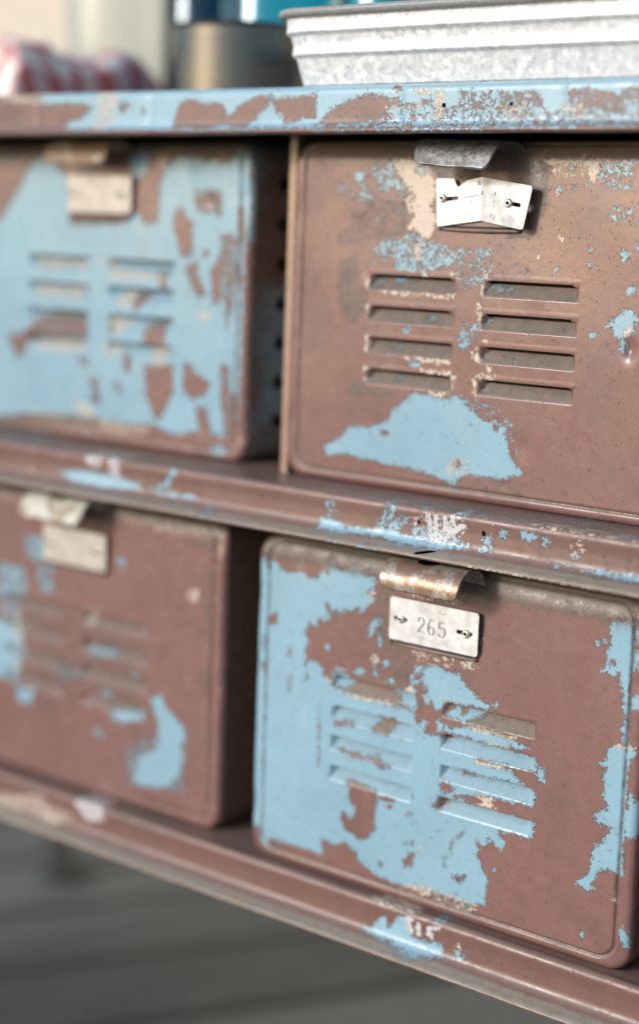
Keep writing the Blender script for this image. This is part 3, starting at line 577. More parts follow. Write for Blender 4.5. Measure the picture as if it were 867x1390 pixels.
BROWN = (.215, .113, .096); BLUE = (.235, .385, .465); CREAM = (.62, .53, .45)
def worn_paint(name, top=BROWN, under=BLUE, metallic=0., rough=.27, seed=0., dust=1., flecks=1., amp=16., dcol=((.20, .168, .128), (.13, .105, .078))):
    t = NT(name); p = t.pos(loc=(seed, seed*.7, -seed))
    n1 = t.noise(p, 620., 6., .8)                       # ragged chip edges
    n2 = t.noise(p, 150., 8., .78, dist=.3)
    n3 = t.noise(p, 14., 4., .6)                          # broad tone drift
    nf = t.noise(p, 1300., 4., .7)                        # fine grain of the paint film
    def mask(attr, a, nz, soft=.10, bias=0.):
        f = t.math('ADD', t.attr(attr), t.math('MULTIPLY', t.math('SUBTRACT', nz, .5), a))
        if bias: f = t.math('ADD', f, bias)
        return f, t.mapr(f, -soft, soft, smooth=True)
    comb = t.math('ADD', t.math('MULTIPLY', n1, .55), t.math('MULTIPLY', n2, .45))
    wp = t.t.nodes.new('ShaderNodeVectorMath'); wp.operation = 'MULTIPLY_ADD'; t.set(wp.inputs[0], t.noise(p, 500., 3., .6, out=1)); wp.inputs[1].default_value = (.0016,)*3; t.set(wp.inputs[2], p)
    def flake(sc):                                       # angular flakes: one random value per cell
        v = t.t.nodes.new('ShaderNodeTexVoronoi'); t.set(v.inputs['Vector'], wp.outputs[0]); v.inputs['Scale'].default_value = sc
        q = t.t.nodes.new('ShaderNodeSeparateColor'); t.t.links.new(v.outputs['Color'], q.inputs[0]); return q.outputs[0]
    flk = t.math('ADD', t.math('MULTIPLY', flake(520.), .5), t.math('MULTIPLY', flake(1100.), .5))
    fb, mb = mask('blue', 1., t.math('ADD', t.math('MULTIPLY', t.math('SUBTRACT', comb, .5), amp*.9), t.math('MULTIPLY', flk, 3.4)), bias=-1.2)
    # stray flecks of the lower coat
    fl = t.mapr(n1, .705, .725, smooth=True); fl = t.math('MULTIPLY', fl, t.mapr(n3, .5, .62, smooth=True))
    mb = t.math('MAXIMUM', mb, t.math('MULTIPLY', fl, .85*flecks))
    nc = t.noise(t.pos(loc=(3+seed, 1, 2)), 420., 7., .7)
    fc, mc = mask('cream', amp*.9, nc)
    flc = t.math('MULTIPLY', t.mapr(nc, .73, .75, smooth=True), t.mapr(n3, .42, .55, smooth=True))
    mc = t.math('MAXIMUM', mc, t.math('MULTIPLY', flc, .8*flecks))
    nw = t.noise(t.pos(loc=(9+seed, 1, 2)), 500., 5., .65)
    fw, mw = mask('chalk', 7., nw, soft=.3)
    # base coats
    c = t.mix(t.mapr(n3, .3, .7), tuple(x*.88 for x in top), tuple(x*1.1 for x in top))
    c = t.mix(t.mapr(n2, .38, .62, 0., .42), c, tuple(x*.66 for x in top))
    c = t.mix(t.mapr(nf, .35, .65, 0., .22), c, tuple(min(1, x*1.35) for x in top))
    sm = t.noise(t.pos(loc=(seed, 3, 1)), 26., 9., .72)
    c = t.mix(t.mapr(sm, .50, .66, 0., .55), c, tuple(x*.5 for x in top))
    c = t.mix(t.mapr(sm, .36, .28, 0., .35), c, (.30, .20, .18))
    s1 = t.noise(t.pos(loc=(1, seed, 2), scale=(1., 1., .06)), 900., 3., .6); s2 = t.noise(t.pos(loc=(7, seed, 2), scale=(.05, 1., 1.)), 800., 3., .6)
    scr = t.math('MULTIPLY', t.math('MAXIMUM', t.mapr(s1, .69, .74), t.mapr(s2, .71, .76)), t.mapr(sm, .42, .58))
    c = t.mix(t.math('MULTIPLY', scr, .35), c, (.42, .33, .30))
    c = t.mix(t.math('MULTIPLY', t.mapr(nf, .66, .72), .6), c, (.42, .34, .31))
    bl = t.mix(t.mapr(n3, .3, .7), tuple(x*.93 for x in under), tuple(min(1, x*1.08) for x in under))
    bl = t.mix(t.mapr(sm, .5, .7, 0., .5), bl, (under[0]*.78, under[1]*.78, under[2]*.76))
    bl = t.mix(t.mapr(flk, .8, .9, 0., .3), bl, (.40, .47, .50))
    bl = t.mix(t.mapr(n2, .55, .72, 0., .45), bl, (under[0]*.62, under[1]*.66, under[2]*.68))
    bl = t.mix(t.mapr(n2, .2, .36, .35, 0.), bl, (.62, .66, .64))
    pin = t.math('MULTIPLY', t.mapr(flk, .86, .9), t.mapr(n2, .5, .56))      # pinholes and nicks through the blue coat
    bl = t.mix(t.math('MULTIPLY', pin, .7), bl, tuple(x*.8 for x in top))
    bl = t.mix(t.math('MULTIPLY', scr, .5), bl, (.16, .2, .21))
    c = t.mix(mb, c, bl)
    # pale primer shows in a hair line where the top coat broke off
    rim = t.math('MULTIPLY', t.mapr(t.math('ABSOLUTE', fb), .0, .28, 1., 0.), t.mapr(nc, .47, .6, smooth=True))
    c = t.mix(t.math('MULTIPLY', rim, .75), c, (.6, .42, .34))
    drk = t.math('MULTIPLY', t.mapr(t.math('ABSOLUTE', t.math('SUBTRACT', fb, .2)), .0, .3, 1., 0.), t.mapr(nc, .56, .46, smooth=True))
    c = t.mix(t.math('MULTIPLY', drk, .75), c, (.09, .055, .045))
    cr = t.mix(t.mapr(n1, .35, .65), CREAM, (.50, .40, .30))
    c = t.mix(mc, c, cr)
    c = t.mix(t.math('MULTIPLY', mw, .8), c, (.60, .60, .62))
    # grime: stains with a shape of their own, and rail shade painted on box tops
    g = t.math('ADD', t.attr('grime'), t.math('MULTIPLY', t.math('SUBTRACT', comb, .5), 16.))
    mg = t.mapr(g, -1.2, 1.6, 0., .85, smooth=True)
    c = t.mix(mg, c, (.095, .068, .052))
    # dust that settled on what faces up
    geo = t.t.nodes.new('ShaderNodeNewGeometry'); sx = t.t.nodes.new('ShaderNodeSeparateXYZ'); t.t.links.new(geo.outputs['Normal'], sx.inputs[0])
    up = t.mapr(sx.outputs[2], .15, .6, smooth=True)
    up = t.math('MULTIPLY', up, t.mapr(comb, .36, .56, .6, 1.))
    up = t.math('MULTIPLY', up, t.math('ADD', .85*dust, t.attr('extra_dust'))); up = t.math('MULTIPLY', up, t.math('SUBTRACT', 1., t.math('MULTIPLY', mb, .8)))
    dc = t.mix(t.mapr(n2, .35, .65), dcol[0], dcol[1])
    c = t.mix(up, c, dc)
    mh = t.mapr(t.attr('hole'), -.05, .05, smooth=True)
    c = t.mix(mh, c, (.004, .004, .004))
    r = t.math('ADD', rough, t.math('MULTIPLY', t.math('SUBTRACT', sm, .5), .9))
    r = t.math('ADD', r, t.math('MULTIPLY', t.math('MAXIMUM', mg, t.math('MAXIMUM', up, mc)), .3))
    r = t.math('ADD', r, t.math('MULTIPLY', mb, -.02), clamp=True)
    h = t.math('SUBTRACT', 1., t.math('MULTIPLY', mb, .8)); h = t.math('SUBTRACT', h, t.math('MULTIPLY', mc, .25)); h = t.math('SUBTRACT', h, t.math('MULTIPLY', scr, .25)); h = t.math('SUBTRACT', h, t.math('MULTIPLY', pin, .3))
    h = t.math('SUBTRACT', h, t.math('MULTIPLY', mh, 3.))
    nr = t.bump(h, .0005, 1.)
    nr = t.bump(nf, .00006, .8, nr)
    nr = t.bump(t.noise(p, 260., 3., .5), .00012, .6, nr)
    t.bsdf(Base_Color=c, Roughness=r, Metallic=metallic, Normal=nr, Specular_IOR_Level=t.math('MULTIPLY', t.math('SUBTRACT', 1., mh), .55))
    return t.m
def simple(name, col, rough=.6, metallic=0., var=.15, scale=60., bump=0., **kw):
    t = NT(name); p = t.pos(); n = t.noise(p, scale, 5., .6)
    c = t.mix(t.mapr(n, .3, .7), tuple(x*(1-var) for x in col), tuple(min(1, x*(1+var)) for x in col))
    a = dict(Base_Color=c, Roughness=t.mapr(n, .3, .7, max(0, rough-.06), rough+.06), Metallic=metallic)
    if bump: a['Normal'] = t.bump(n, bump)
    a.update(kw); t.bsdf(**a); return t.m

M_PAINT = worn_paint('worn_brown_over_blue_paint')
M_PAINT4 = worn_paint('worn_blue_paint_ragged', seed=13., amp=30.)
M_PAINT3 = worn_paint('worn_brown_paint_less_dust', dust=.4, seed=11., amp=26.)
M_PAINT2 = worn_paint('worn_brown_over_blue_paint_rail', top=(.165, .084, .068), seed=5.3, rough=.38, flecks=1.6, dust=.25, dcol=((.40, .37, .30), (.25, .215, .16)))
M_SHELL = worn_paint('worn_paint_box_shell', top=(.20, .115, .09), under=(.26, .42, .48), seed=2.2, rough=.5, dust=.5, flecks=.5)
M_BLACKISH = simple('dark_inside_of_box', (.03, .026, .024), .8)

def plate_mat(name, col, metallic=.55, rough=.38):
    t = NT(name); p = t.pos(); n = t.noise(p, 900., 5., .6); s = t.noise(t.pos(scale=(1, 1, 9)), 160., 5., .7); b = t.noise(p, 90., 4., .6)
    c = t.mix(t.mapr(b, .42, .62), col, tuple(x*.72 for x in col))
    c = t.mix(t.mapr(n, .62, .72, 0., .35), c, tuple(x*.45 for x in col))
    c = t.mix(t.mapr(s, .58, .7, 0., .3), c, (.75, .62, .55))
    t.bsdf(Base_Color=c, Roughness=t.mapr(n, .3, .7, rough-.08, rough+.14), Metallic=metallic, Normal=t.bump(t.math('ADD', n, s), .00006))
    return t.m
M_PLATE = plate_mat('scuffed_aluminium', (.72, .715, .71), .45, .38)
M_PLATE_CREAM = plate_mat('yellowed_aluminium', (.52, .46, .40), .25, .5)
M_INK = simple('stamped_grey', (.20, .205, .20), .6)
M_RIVET = simple('brass_plated_screw', (.78, .72, .62), .3, .75, var=.1, scale=800.)
M_HOLE = simple('dark_recess', (.006, .006, .006), .9)

def hood_mat(name, base, spots, rust, metallic, rough=.42, rusty=.5):
    t = NT(name); p = t.pos(); n = t.noise(p, 420., 7., .7); b = t.noise(p, 85., 5., .65)
    c = t.mix(t.mapr(n, .42, .6), base, spots)
    geo = t.t.nodes.new('ShaderNodeNewGeometry'); sx = t.t.nodes.new('ShaderNodeSeparateXYZ'); t.t.links.new(geo.outputs['Normal'], sx.inputs[0])
    m = t.mapr(t.math('ADD', b, t.math('MULTIPLY', t.attr('edge'), .12)), .62-.2*rusty, .70-.2*rusty, 0., .85, smooth=True)
    c = t.mix(m, c, rust)
    c = t.mix(t.mapr(t.noise(p, 900., 3., .5), .68, .72, 0., .5), c, (.6, .58, .55))
    mh = t.mapr(t.attr('hole'), -.05, .05, smooth=True)
    c = t.mix(mh, c, (.004, .004, .004))
    t.bsdf(Base_Color=c, Metallic=t.math('MULTIPLY', t.math('SUBTRACT', 1., mh), metallic), Roughness=t.mapr(n, .3, .7, rough-.1, rough+.2), Normal=t.bump(n, .00018))
    return t.m

# ------------------------------------------------------------------ drawer boxes
X0, X1, ZB, ZT = -.1387, .1228, -.1248, .0765      # outline of a box, relative to its own datum
GX0, GX1, GZ0, GZ1 = -.1297, .1138, -.1185, .0735   # seam of the inset front
LOU = [(-.0784, -.0186), (0.0, .0600)]
LZ = [0, -.0183, -.0366, -.0549]; LH = .0094; SLOT = .0019; LD = .0052; INS = .0040
def rr_sd(x, z, x0, x1, z0, z1, r):
    cx, cz = (x0+x1)/2, (z0+z1)/2; hx, hz = (x1-x0)/2-r, (z1-z0)/2-r
    qx = np.abs(x-cx)-hx; qz = np.abs(z-cz)-hz
    return np.hypot(np.maximum(qx, 0), np.maximum(qz, 0)) + np.minimum(np.maximum(qx, qz), 0) - r
def merge_axis(lo, hi, step, crit):
    a = list(np.arange(lo, hi+step*.5, step)); a[-1] = hi
    crit = sorted(set(round(c, 6) for c in crit))
    a = [v for v in a if all(abs(v-c) > step*.45 for c in crit)] + crit
    return np.array(sorted(a))
def make_box(key, bx, d, bz, label, step, hood, plate):
    root = empty('storage_box', (bx-.008, d+.14, bz+ZB), label, 'storage box', 'steel boxes in the locker cabinet')
    cx, cz = [X0, X1, GX0-.0007, GX0, GX0+.0007, GX1-.0007, GX1, GX1+.0007], [ZB, ZT]
    for a, b in LOU: cx += [a, a+INS, b-INS, b]
    for z in LZ: cz += [z, z-SLOT, z-LH, z-LH-.0004]
    xs = merge_axis(X0, X1, step, cx); zs = merge_axis(ZB, ZT, step, cz)
    XX, ZZ = np.meshgrid(xs, zs); x = XX.ravel(); z = ZZ.ravel()
    # outline rounded by 13 mm, edges rolled back; the top edge rolls with a wide radius
    RC = .013
    sd = -rr_sd(x, z, X0, X1, ZB, ZT, RC)                 # distance inside
    px, pz = x.copy(), z.copy()
    out = sd < 0
    ccx = np.clip(x, X0+RC, X1-RC); ccz = np.clip(z, ZB+RC, ZT-RC)
    vx, vz = x-ccx, z-ccz; ln = np.hypot(vx, vz)+1e-12
    px[out] = (ccx+vx/ln*RC)[out]; pz[out] = (ccz+vz/ln*RC)[out]
    s = np.maximum(sd, 0); re = .0042
    y = np.where(s < re, re-np.sqrt(np.maximum(re*re-(re-s)**2, 0)), 0)
    rt = .0135; st = np.clip(ZT-pz, 0, rt)
    y = y + .62*(rt-np.sqrt(np.maximum(rt*rt-(rt-st)**2, 0)))
    # seam groove round the inset front
    gs = np.abs(rr_sd(x, z, GX0, GX1, GZ0, GZ1, .0105))
    y = y + .0015*np.exp(-(gs/.0007)**2)
    # faint crown and dents
    u = (px-X0)/(X1-X0); w = (pz-ZB)/(ZT-ZB)
    y = y - .0016*np.sin(PI*np.clip(u, 0, 1))*np.sin(PI*np.clip(w, 0, 1))
    sd_ = {'UR': 1., 'LR': 4., 'UL': 7., 'LL': 11.}[key]
    y = y + np.array([noise.noise((a*22+sd_, sd_, b*22))*.00035 for a, b in zip(px, pz)])*np.clip(s/.01, 0, 1)
    rd = random.Random(int(sd_*10))                        # knocks along the edges and a few on the face
    for k in range(14):
        side = rd.random(); cxk = X0+.004+rd.random()*(X1-X0-.008); czk = ZB+.004+rd.random()*(ZT-ZB-.008)
        if side < .35: cxk = X0+.003
        elif side < .6: cxk = X1-.004
        elif side < .8: czk = ZT-.012
        wd = .0025+.004*rd.random()
        y = y + (.0004+.0006*rd.random())*np.exp(-(((px-cxk)/wd)**2+((pz-czk)/(wd*1.6))**2))
    if key == 'UR':                                        # small dent near the right edge
        y = y + .0022*np.exp(-(((px-.0915)/.003)**2+((pz+.032)/.0045)**2))
    keep = np.ones(len(x), bool); dust = np.zeros(len(x))
    for a, b in LOU:
        for zt in LZ:
            m = (x >= a) & (x <= b) & (z >= zt-LH) & (z <= zt)
            vz_ = LD*np.clip((z-(zt-LH))/(LH-SLOT), 0, 1); dep = np.minimum(vz_, LD*np.minimum(x-a, b-x)/INS)
            dep = np.where(z > zt-SLOT*.5, 0, dep)
            y = np.where(m, y+np.maximum(dep, 0), y); dust = np.where(m & (dep > .0004), 1., dust)
            lipm = (x > a-.001) & (x < b+.001) & (z > zt) & (z < zt+.0025)    # slight raised lip over each slot
            y = np.where(lipm, y-.00008, y)
    nx, nz = len(xs), len(zs); f = []
    slots = [(a+INS*.8, b-INS*.8, zt-SLOT, zt) for a, b in LOU for zt in LZ]
    O = out.reshape(nz, nx)
    xm = (xs[1:]+xs[:-1])/2; zm = (zs[1:]+zs[:-1])/2
    dele = np.zeros((nz-1, nx-1), bool)
    for a, b, z0, z1 in slots: dele |= ((zm[:, None] > z0) & (zm[:, None] < z1) & (xm[None] > a) & (xm[None] < b))
    # punched slit just below the plate
    for j in range(nz-1):
        for i in range(nx-1):
            if dele[j, i]: continue
            if O[j, i] and O[j+1, i] and O[j, i+1] and O[j+1, i+1]: continue
            q = j*nx+i; f.append((q, q+1, q+nx+1, q+nx))
    at = fields(key, px, pz)
    at['grime'] = np.maximum(at['grime'], np.clip(1.1-gs*1e3*1.6, -3, 3))
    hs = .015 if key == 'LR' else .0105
    at['grime'] = np.maximum(at['grime'], np.clip((pz-(ZT-hs))*600, -3, 1.3 if key == 'LR' else .6))  # box tops darkened below the rail, its shade put into the colour
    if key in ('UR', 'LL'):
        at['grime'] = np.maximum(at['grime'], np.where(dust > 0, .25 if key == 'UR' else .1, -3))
    V = np.stack([px+bx, y+d, pz+bz], 1)
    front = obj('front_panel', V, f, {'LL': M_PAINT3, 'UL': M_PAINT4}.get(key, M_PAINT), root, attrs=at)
    # shell behind the front: walls, floor and back; round holes in its right side
    mb = MB(); yb = d+.28; r = RC
    def ring(y, inset=0.):
        pts = []
        for (ccx, ccz, a0) in ((X1-r, ZT-r, 0), (X0+r, ZT-r, 90), (X0+r, ZB+r, 180), (X1-r, ZB+r, 270)):
            for k in range(9):
                a = math.radians(a0+k*90/8); zz = ccz+(r-inset)*math.sin(a)
                pts.append((bx+ccx+(r-inset)*math.cos(a), y, bz+zz))
        return pts
    def yo(p): return d+.0042+.62*(rt-math.sqrt(max(rt*rt-(rt-min(max(ZT-(p[2]-bz), 0), rt))**2, 0)))
    r0 = [(p[0], yo(p), p[2]) for p in ring(0)]; rb = ring(yb)
    n = len(r0); sub = 24; rings = []
    for k in range(sub+1):
        t = k/sub; rings.append([(a[0], a[1]+(b[1]-a[1])*t, a[2]) for a, b in zip(r0, rb)])
    vs = [p for q in rings for p in q]; fs = []
    for i in range(sub):
        for k in range(n):
            if k == n-1: continue                          # the flat right side is built with its holes below
            k2 = k+1; fs.append((i*n+k, (i+1)*n+k, (i+1)*n+k2, i*n+k2))
    mb.add(vs, fs)
    mb.add(rb, [tuple(range(n))])
    xr = bx+X1; za, zb = bz+ZB+r, bz+ZT-r; ya = d+.0042
    hy, hr = d+(.0310 if key == 'UL' else .0400), .0046; cells = 7; ch = (zb-za)/cells; cw = .016
    ys = [ya, hy-cw/2, hy+cw/2] + list(np.linspace(hy+cw/2, yb, 12))[1:]
    for i in range(len(ys)-1):
        for c_ in range(cells):
            y0, y1 = ys[i], ys[i+1]; z0, z1 = za+c_*ch, za+(c_+1)*ch
            if i != 1: 
                for q in range(4):
                    mb.add([(xr, y0, z0+ch*q/4), (xr, y1, z0+ch*q/4), (xr, y1, z0+ch*(q+1)/4), (xr, y0, z0+ch*(q+1)/4)], [(0, 1, 2, 3)])
            else:
                m = 24; ci = []; sq = []
                for k in range(m):
                    a = 2*PI*k/m+PI/4; ca, sa = math.cos(a), math.sin(a); e = 1/max(abs(ca), abs(sa))
                    ci.append((xr, hy+hr*ca, (z0+z1)/2+hr*sa)); sq.append((xr, hy+cw/2*ca*e, (z0+z1)/2+ch/2*sa*e))
                mb.add(ci+sq, [(k, m+k, m+(k+1) % m, (k+1) % m) for k in range(m)])
    V = np.array(mb.v)
    bl = np.array([noise.fractal(((v[1]*34+sd_), v[2]*26+sd_*3, v[0]*20+sd_), 1., 2., 4) for v in V])
    bias = {'UL': .2, 'UR': -.6, 'LR': -.3, 'LL': -.9}[key]
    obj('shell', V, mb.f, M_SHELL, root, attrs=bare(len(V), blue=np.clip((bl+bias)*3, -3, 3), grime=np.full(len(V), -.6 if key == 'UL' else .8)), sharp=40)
    inner = MB(); inner.box(bx+X0+.003, bx+X1-.0035, d+.012, yb-.004, bz+ZB+.003, bz+ZT-.016)
    # black block added as the darkness seen through the slots and holes
    obj('inner_dark', inner.v, inner.f, M_BLACKISH, root, smooth=False)
    # pull hood above the plate
    hx0, hx1, prof, skew, drop = hood['geo']
    npf = 44; ts = np.linspace(0, 1, npf); P = np.array(prof)
    seg = np.r_[0, np.cumsum(np.hypot(*np.diff(P, axis=0).T))]; seg /= seg[-1]
    def sm(t, c):  # smooth interpolation
        return np.interp(t, seg, P[:, c])
    py = sm(ts, 0); pz_ = sm(ts, 1)
    for _ in range(10):
        py[1:-1] = (py[:-2]+py[2:]+2*py[1:-1])/4; pz_[1:-1] = (pz_[:-2]+pz_[2:]+2*pz_[1:-1])/4
    grid = []; hv = []; ed = []
    nh = 90
    for i in range(npf):
        row = []; t = ts[i]
        for j in range(nh):
            q = j/(nh-1); rc = .007                          # rounded front corners
            xa = hx0; xb = hx1+skew*t
            if t > .8: 
                cut = rc*(1-math.sqrt(max(0, 1-((t-.8)/.2)**2))); xa += cut; xb -= cut*.6
            X = xa+(xb-xa)*q
            wob = .0002*math.sin(q*9+sd_)*t
            row.append((bx+X, d+py[i], bz+pz_[i]+drop*q*t+wob))
            hv.append(((q-.46)/.13, (t-hood['hole'])/.10)); ed.append(t)
        grid.append(row)
    v, f2 = sheet(grid, .0020)
    hv = np.array(hv+hv); hole = 1-np.hypot(hv[:, 0], hv[:, 1]); hole = np.clip(hole*3, -3, 3)
    obj('pull_hood', v, f2, hood['mat'], root, attrs=dict(hole=hole, edge=np.array(ed+ed)))
    # label plate in two halves joined at a fold
    qs = plate['quads']                                     # [(tl,tr,br,bl) in box coordinates]
    vs = []; fs = []; th = .0007
    W_, V_ = 59.5, 24.5
    def mp(u, v, off=0.):
        if len(qs) == 1: Q = qs[0]; a = u/W_
        else:
            h = plate['fold']; Q, a = (qs[0], u/h) if u <= h else (qs[1], (u-h)/(W_-h))
        b = v/V_; tl, tr, br, bl_ = [np.array(k) for k in Q]
        p = (tl*(1-a)+tr*a)*(1-b)+(bl_*(1-a)+br*a)*b
        nrm = np.cross(tr-tl, bl_-tl); nrm /= np.linalg.norm(nrm)
        if nrm[1] > 0: nrm = -nrm
        return p+nrm*off+np.array((bx, d, bz))
    def arc(cx, cy, r, a0, a1, n=5): return [(cx+r*math.cos(math.radians(a0+(a1-a0)*k/n)), cy+r*math.sin(math.radians(a0+(a1-a0)*k/n))) for k in range(n+1)]
    fo = plate['fold']; rc = 1.8
    if plate.get('bent'):
        left = [(fo, V_)] + arc(rc*.5, V_-rc*.5, rc*.5, 90, 180) + arc(rc*.5, rc*.5, rc*.5, 180, 270) + [(10.8, .3), (11.6, 3.2), (13.4, 5.0), (15.5, 3.2), (19, 1.4), (24, .4), (fo, 0)]
    else:
        left = [(fo, V_)] + arc(rc, V_-rc, rc, 90, 180) + arc(rc, rc, rc, 180, 270) + [(fo, 0)]
    right = [(fo, 0)] + arc(W_-rc, rc, rc, 270, 360) + arc(W_-rc, V_-rc, rc, 0, 90) + [(fo, V_)]
    def slot(u0, u1, v0, h=1.15): return arc(u1-h, v0, h, -90, 90, 6)+arc(u0+h, v0, h, 90, 270, 6)
    for half, sl in ((left, slot(*plate['slots'][0])), (right, slot(*plate['slots'][1]))):
        loops = [half, sl]; flat = half+sl
        tri = tessellate_polygon([[Vector((a, b, 0)) for a, b in lp] for lp in loops])
        b0 = len(vs); n_ = len(flat)
        vs += [tuple(mp(a, b, .0)) for a, b in flat]+[tuple(mp(a, b, -th)) for a, b in flat]
        for tr_ in tri:
            A = np.array([mp(*flat[i]) for i in tr_]); nn = np.cross(A[1]-A[0], A[2]-A[0])
            tr_ = tuple(tr_) if nn[1] < 0 else tuple(tr_)[::-1]
            fs.append(tuple(b0+i for i in tr_)); fs.append(tuple(b0+n_+i for i in tr_[::-1]))
        s0 = 0
        for lp in loops:
            m = len(lp)
            for k in range(m):
                a, b = s0+k, s0+(k+1) % m
                if lp is half and abs(lp[k][0]-fo) < 1e-6 and abs(lp[(k+1) % m][0]-fo) < 1e-6: continue
                fs.append((b0+a, b0+b, b0+n_+b, b0+n_+a))
            s0 += m
    pl = obj('label_plate', vs, fs, plate['mat'], root, smooth=False)
    for (u, v) in plate['screws']:
        s = MB(); c0 = mp(u, v, 0.)
        s.lathe(tuple(c0), [(.0020, -.0035), (.0026, .0001), (.0026, .0006), (.0022, .0013), (.0015, .0017), (.0011, .0017), (.0009, .0008), (.0004, .0006)], 24, 'y')
        sc = obj('screw', s.v, s.f, M_RIVET, pl)
        s = MB(); s.lathe((c0[0], c0[1]-.0011, c0[2]), [(.0011, 0), (.0010, .0004)], 16, 'y')
        obj('screw_recess', s.v, s.f, M_HOLE, pl)
    if plate['marks']:
        s = MB()
        for stroke, w0, w1 in plate['marks']:
            P = np.array(stroke, float)
            if len(P) > 2:                                 # Catmull-Rom through the points
                Q = np.vstack([2*P[0]-P[1], P, 2*P[-1]-P[-2]]); R = []
                for i in range(1, len(Q)-2):
                    for k in range(6):
                        t = k/6; R.append(.5*((2*Q[i])+(-Q[i-1]+Q[i+1])*t+(2*Q[i-1]-5*Q[i]+4*Q[i+1]-Q[i+2])*t*t+(-Q[i-1]+3*Q[i]-3*Q[i+1]+Q[i+2])*t**3))
                R.append(Q[-2]); P = np.array(R)
            T = np.gradient(P, axis=0); T /= np.linalg.norm(T, axis=1, keepdims=True)+1e-9
            Wd = w0+(w1-w0)*np.abs(T[:, 1])**1.5
            Nn = np.stack([-T[:, 1], T[:, 0]], 1)
            a = P+Nn*Wd[:, None]/2; b = P-Nn*Wd[:, None]/2; m = len(P)
            mo = .00035 if plate.get('bent') else .00007; s.add([mp(*q, mo) for q in a]+[mp(*q, mo) for q in b], [(k, k+1, m+k+1, m+k) for k in range(m-1)])
        obj('stamped_number', s.v, s.f, plate.get('ink', M_INK), pl, smooth=False)
    # raised bar pressed out of the front under the plate
    bl0, br0 = np.array(mp(1.2, V_+.9)), np.array(mp(plate.get('bar', 58.5), V_+1.6)); grid = []
    for i in range(14):
        a = PI*i/13; row = []
        for j in range(40):
            q = j/39; e = min(1, q/.05, (1-q)/.05)**.5
            X = bl0[0]+(br0[0]-bl0[0])*q; Zc = bz+.0271-.0003*math.sin(PI*q)
            row.append((X, d-.0012-.0022*math.sin(a)*(.4+.6*e), Zc+.0013*math.cos(a)*(.6+.4*math.sin(PI*q))))
        grid.append(row)
    v, f2 = sheet(grid, .0004)
    obj('card_slot', v, f2, M_PAINT, root, attrs=bare(len(v), grime=np.full(len(v), .3)))
    s = MB(); s.box(bl0[0]-.0014, br0[0]+.0006, d-.0016, d+.001, bz+.0283, bz+.0290); s.box(bl0[0]-.0016, bl0[0]+.0002, d-.0018, d+.001, bz+.0260, bz+.0284)
    obj('slot_gap', s.v, s.f, M_HOLE, root, smooth=False)
    return root

flat = [[(-.0369, -.0042, .0541), (.0226, -.0042, .0541), (.0226, -.0042, .0296), (-.0369, -.0042, .0296)]]
dig2 = [((19.9,11.3),(20.4,9.6),(21.9,8.8),(23.5,9.9),(23.4,12.0),(21.6,14.6),(19.8,16.9),(21.5,16.5),(24.2,17.4)), .4, 1.35]
dig6 = [((30.2,9.4),(28.4,9.0),(26.9,11.2),(26.6,14.6),(27.7,17.2),(29.6,17.3),(30.6,15.2),(29.7,13.2),(28.0,13.2),(26.9,14.6)), .3, 1.3]
dig5 = [((37.6,9.2),(35.6,9.6),(34.2,9.3),(34.0,12.9),(35.8,12.0),(37.6,13.2),(37.8,15.6),(36.3,17.5),(34.4,17.2),(33.7,16.0)), .4, 1.35]
ghost = [[((33.9,3.4),(35.3,4.6),(37.0,4.4),(37.9,3.6)), .5, .5], [((30.2,4.2),(30.6,4.3)), .5, .5], [((30.2,8.0),(30.6,8.1)), .5, .5], [((19.4,9.0),(19.9,9.1)), .5, .5]]
def tiny(u, v, h=1.9):
    return {'3': [[((u,v),(u+.9,v+.1),(u+.4,v+h*.45),(u+1.,v+h*.75),(u,v+h)), .22, .28]], '2': [[((u,v+.3),(u+.6,v),(u+1.,v+.5),(u,v+h),(u+1.1,v+h)), .22, .28]],
            'C': [[((u+1.,v+.2),(u+.4,v),(u,v+h*.5),(u+.4,v+h),(u+1.,v+h-.2)), .22, .28]], 'I': [[((u+.4,v),(u+.4,v+h)), .25, .28]], 'T': [[((u,v),(u+1.2,v)), .2, .2], [((u+.6,v),(u+.6,v+h)), .22, .22]],
            'N': [[((u,v+h),(u,v)), .22, .22], [((u,v),(u+1.1,v+h)), .22, .22], [((u+1.1,v+h),(u+1.1,v)), .22, .22]]}
faint = []
for ch, u in zip('NTCITN', (17, 19.2, 21.4, 23.6, 25.2, 27.4)): faint += [[s_[0], .12, .14] for s_ in tiny(u, 19.8, 1.7)[ch]]
marks_lr = [dig2, dig6, dig5]+ghost+faint+tiny(36.4, 20.0)['3']+tiny(38.6, 20.1)['2']
marks_ur = tiny(20.6, 19.4)['C']+tiny(23.2, 19.4)['I']+tiny(34.8, 19.6, 1.7)['2']+tiny(37.0, 20.0)['2']+[[((16.2,10.9),(20.5,10.4),(26.2,9.9)), .35, .35], [((27.9,7.2),(27.7,10.0)), .4, .4], [((36.9,6.9),(36.9,8.8)), .6, .6], [((36.6,11.5),(36.4,13.0)), .35, .35], [((21.4,12.0),(21.4,14.0)), .3, .3], [((30.6,12.2),(30.6,13.0)), .3, .3], [((24.9,3.1),(25.6,2.4),(26.4,3.2),(25.8,4.2),(25.0,3.5)), .3, .3], [((17.5,20.2),(19.2,20.1)), .25, .25], [((16,19.9),(17,19.9)), .2, .2]]
def prof(z0, up, out, zl): return [(.0018, z0), (-.001, z0+up*.62), (-.25*out, z0+up*.95), (-.5*out, z0+up), (-.70*out, z0+up*.82), (-.87*out, z0+up*.2-(z0-zl)*.18), (-out, zl)]
m_h1 = hood_mat('bare_grey_steel', (.15,.15,.15), (.25,.25,.245), (.12,.10,.09), .7, .36, .0)
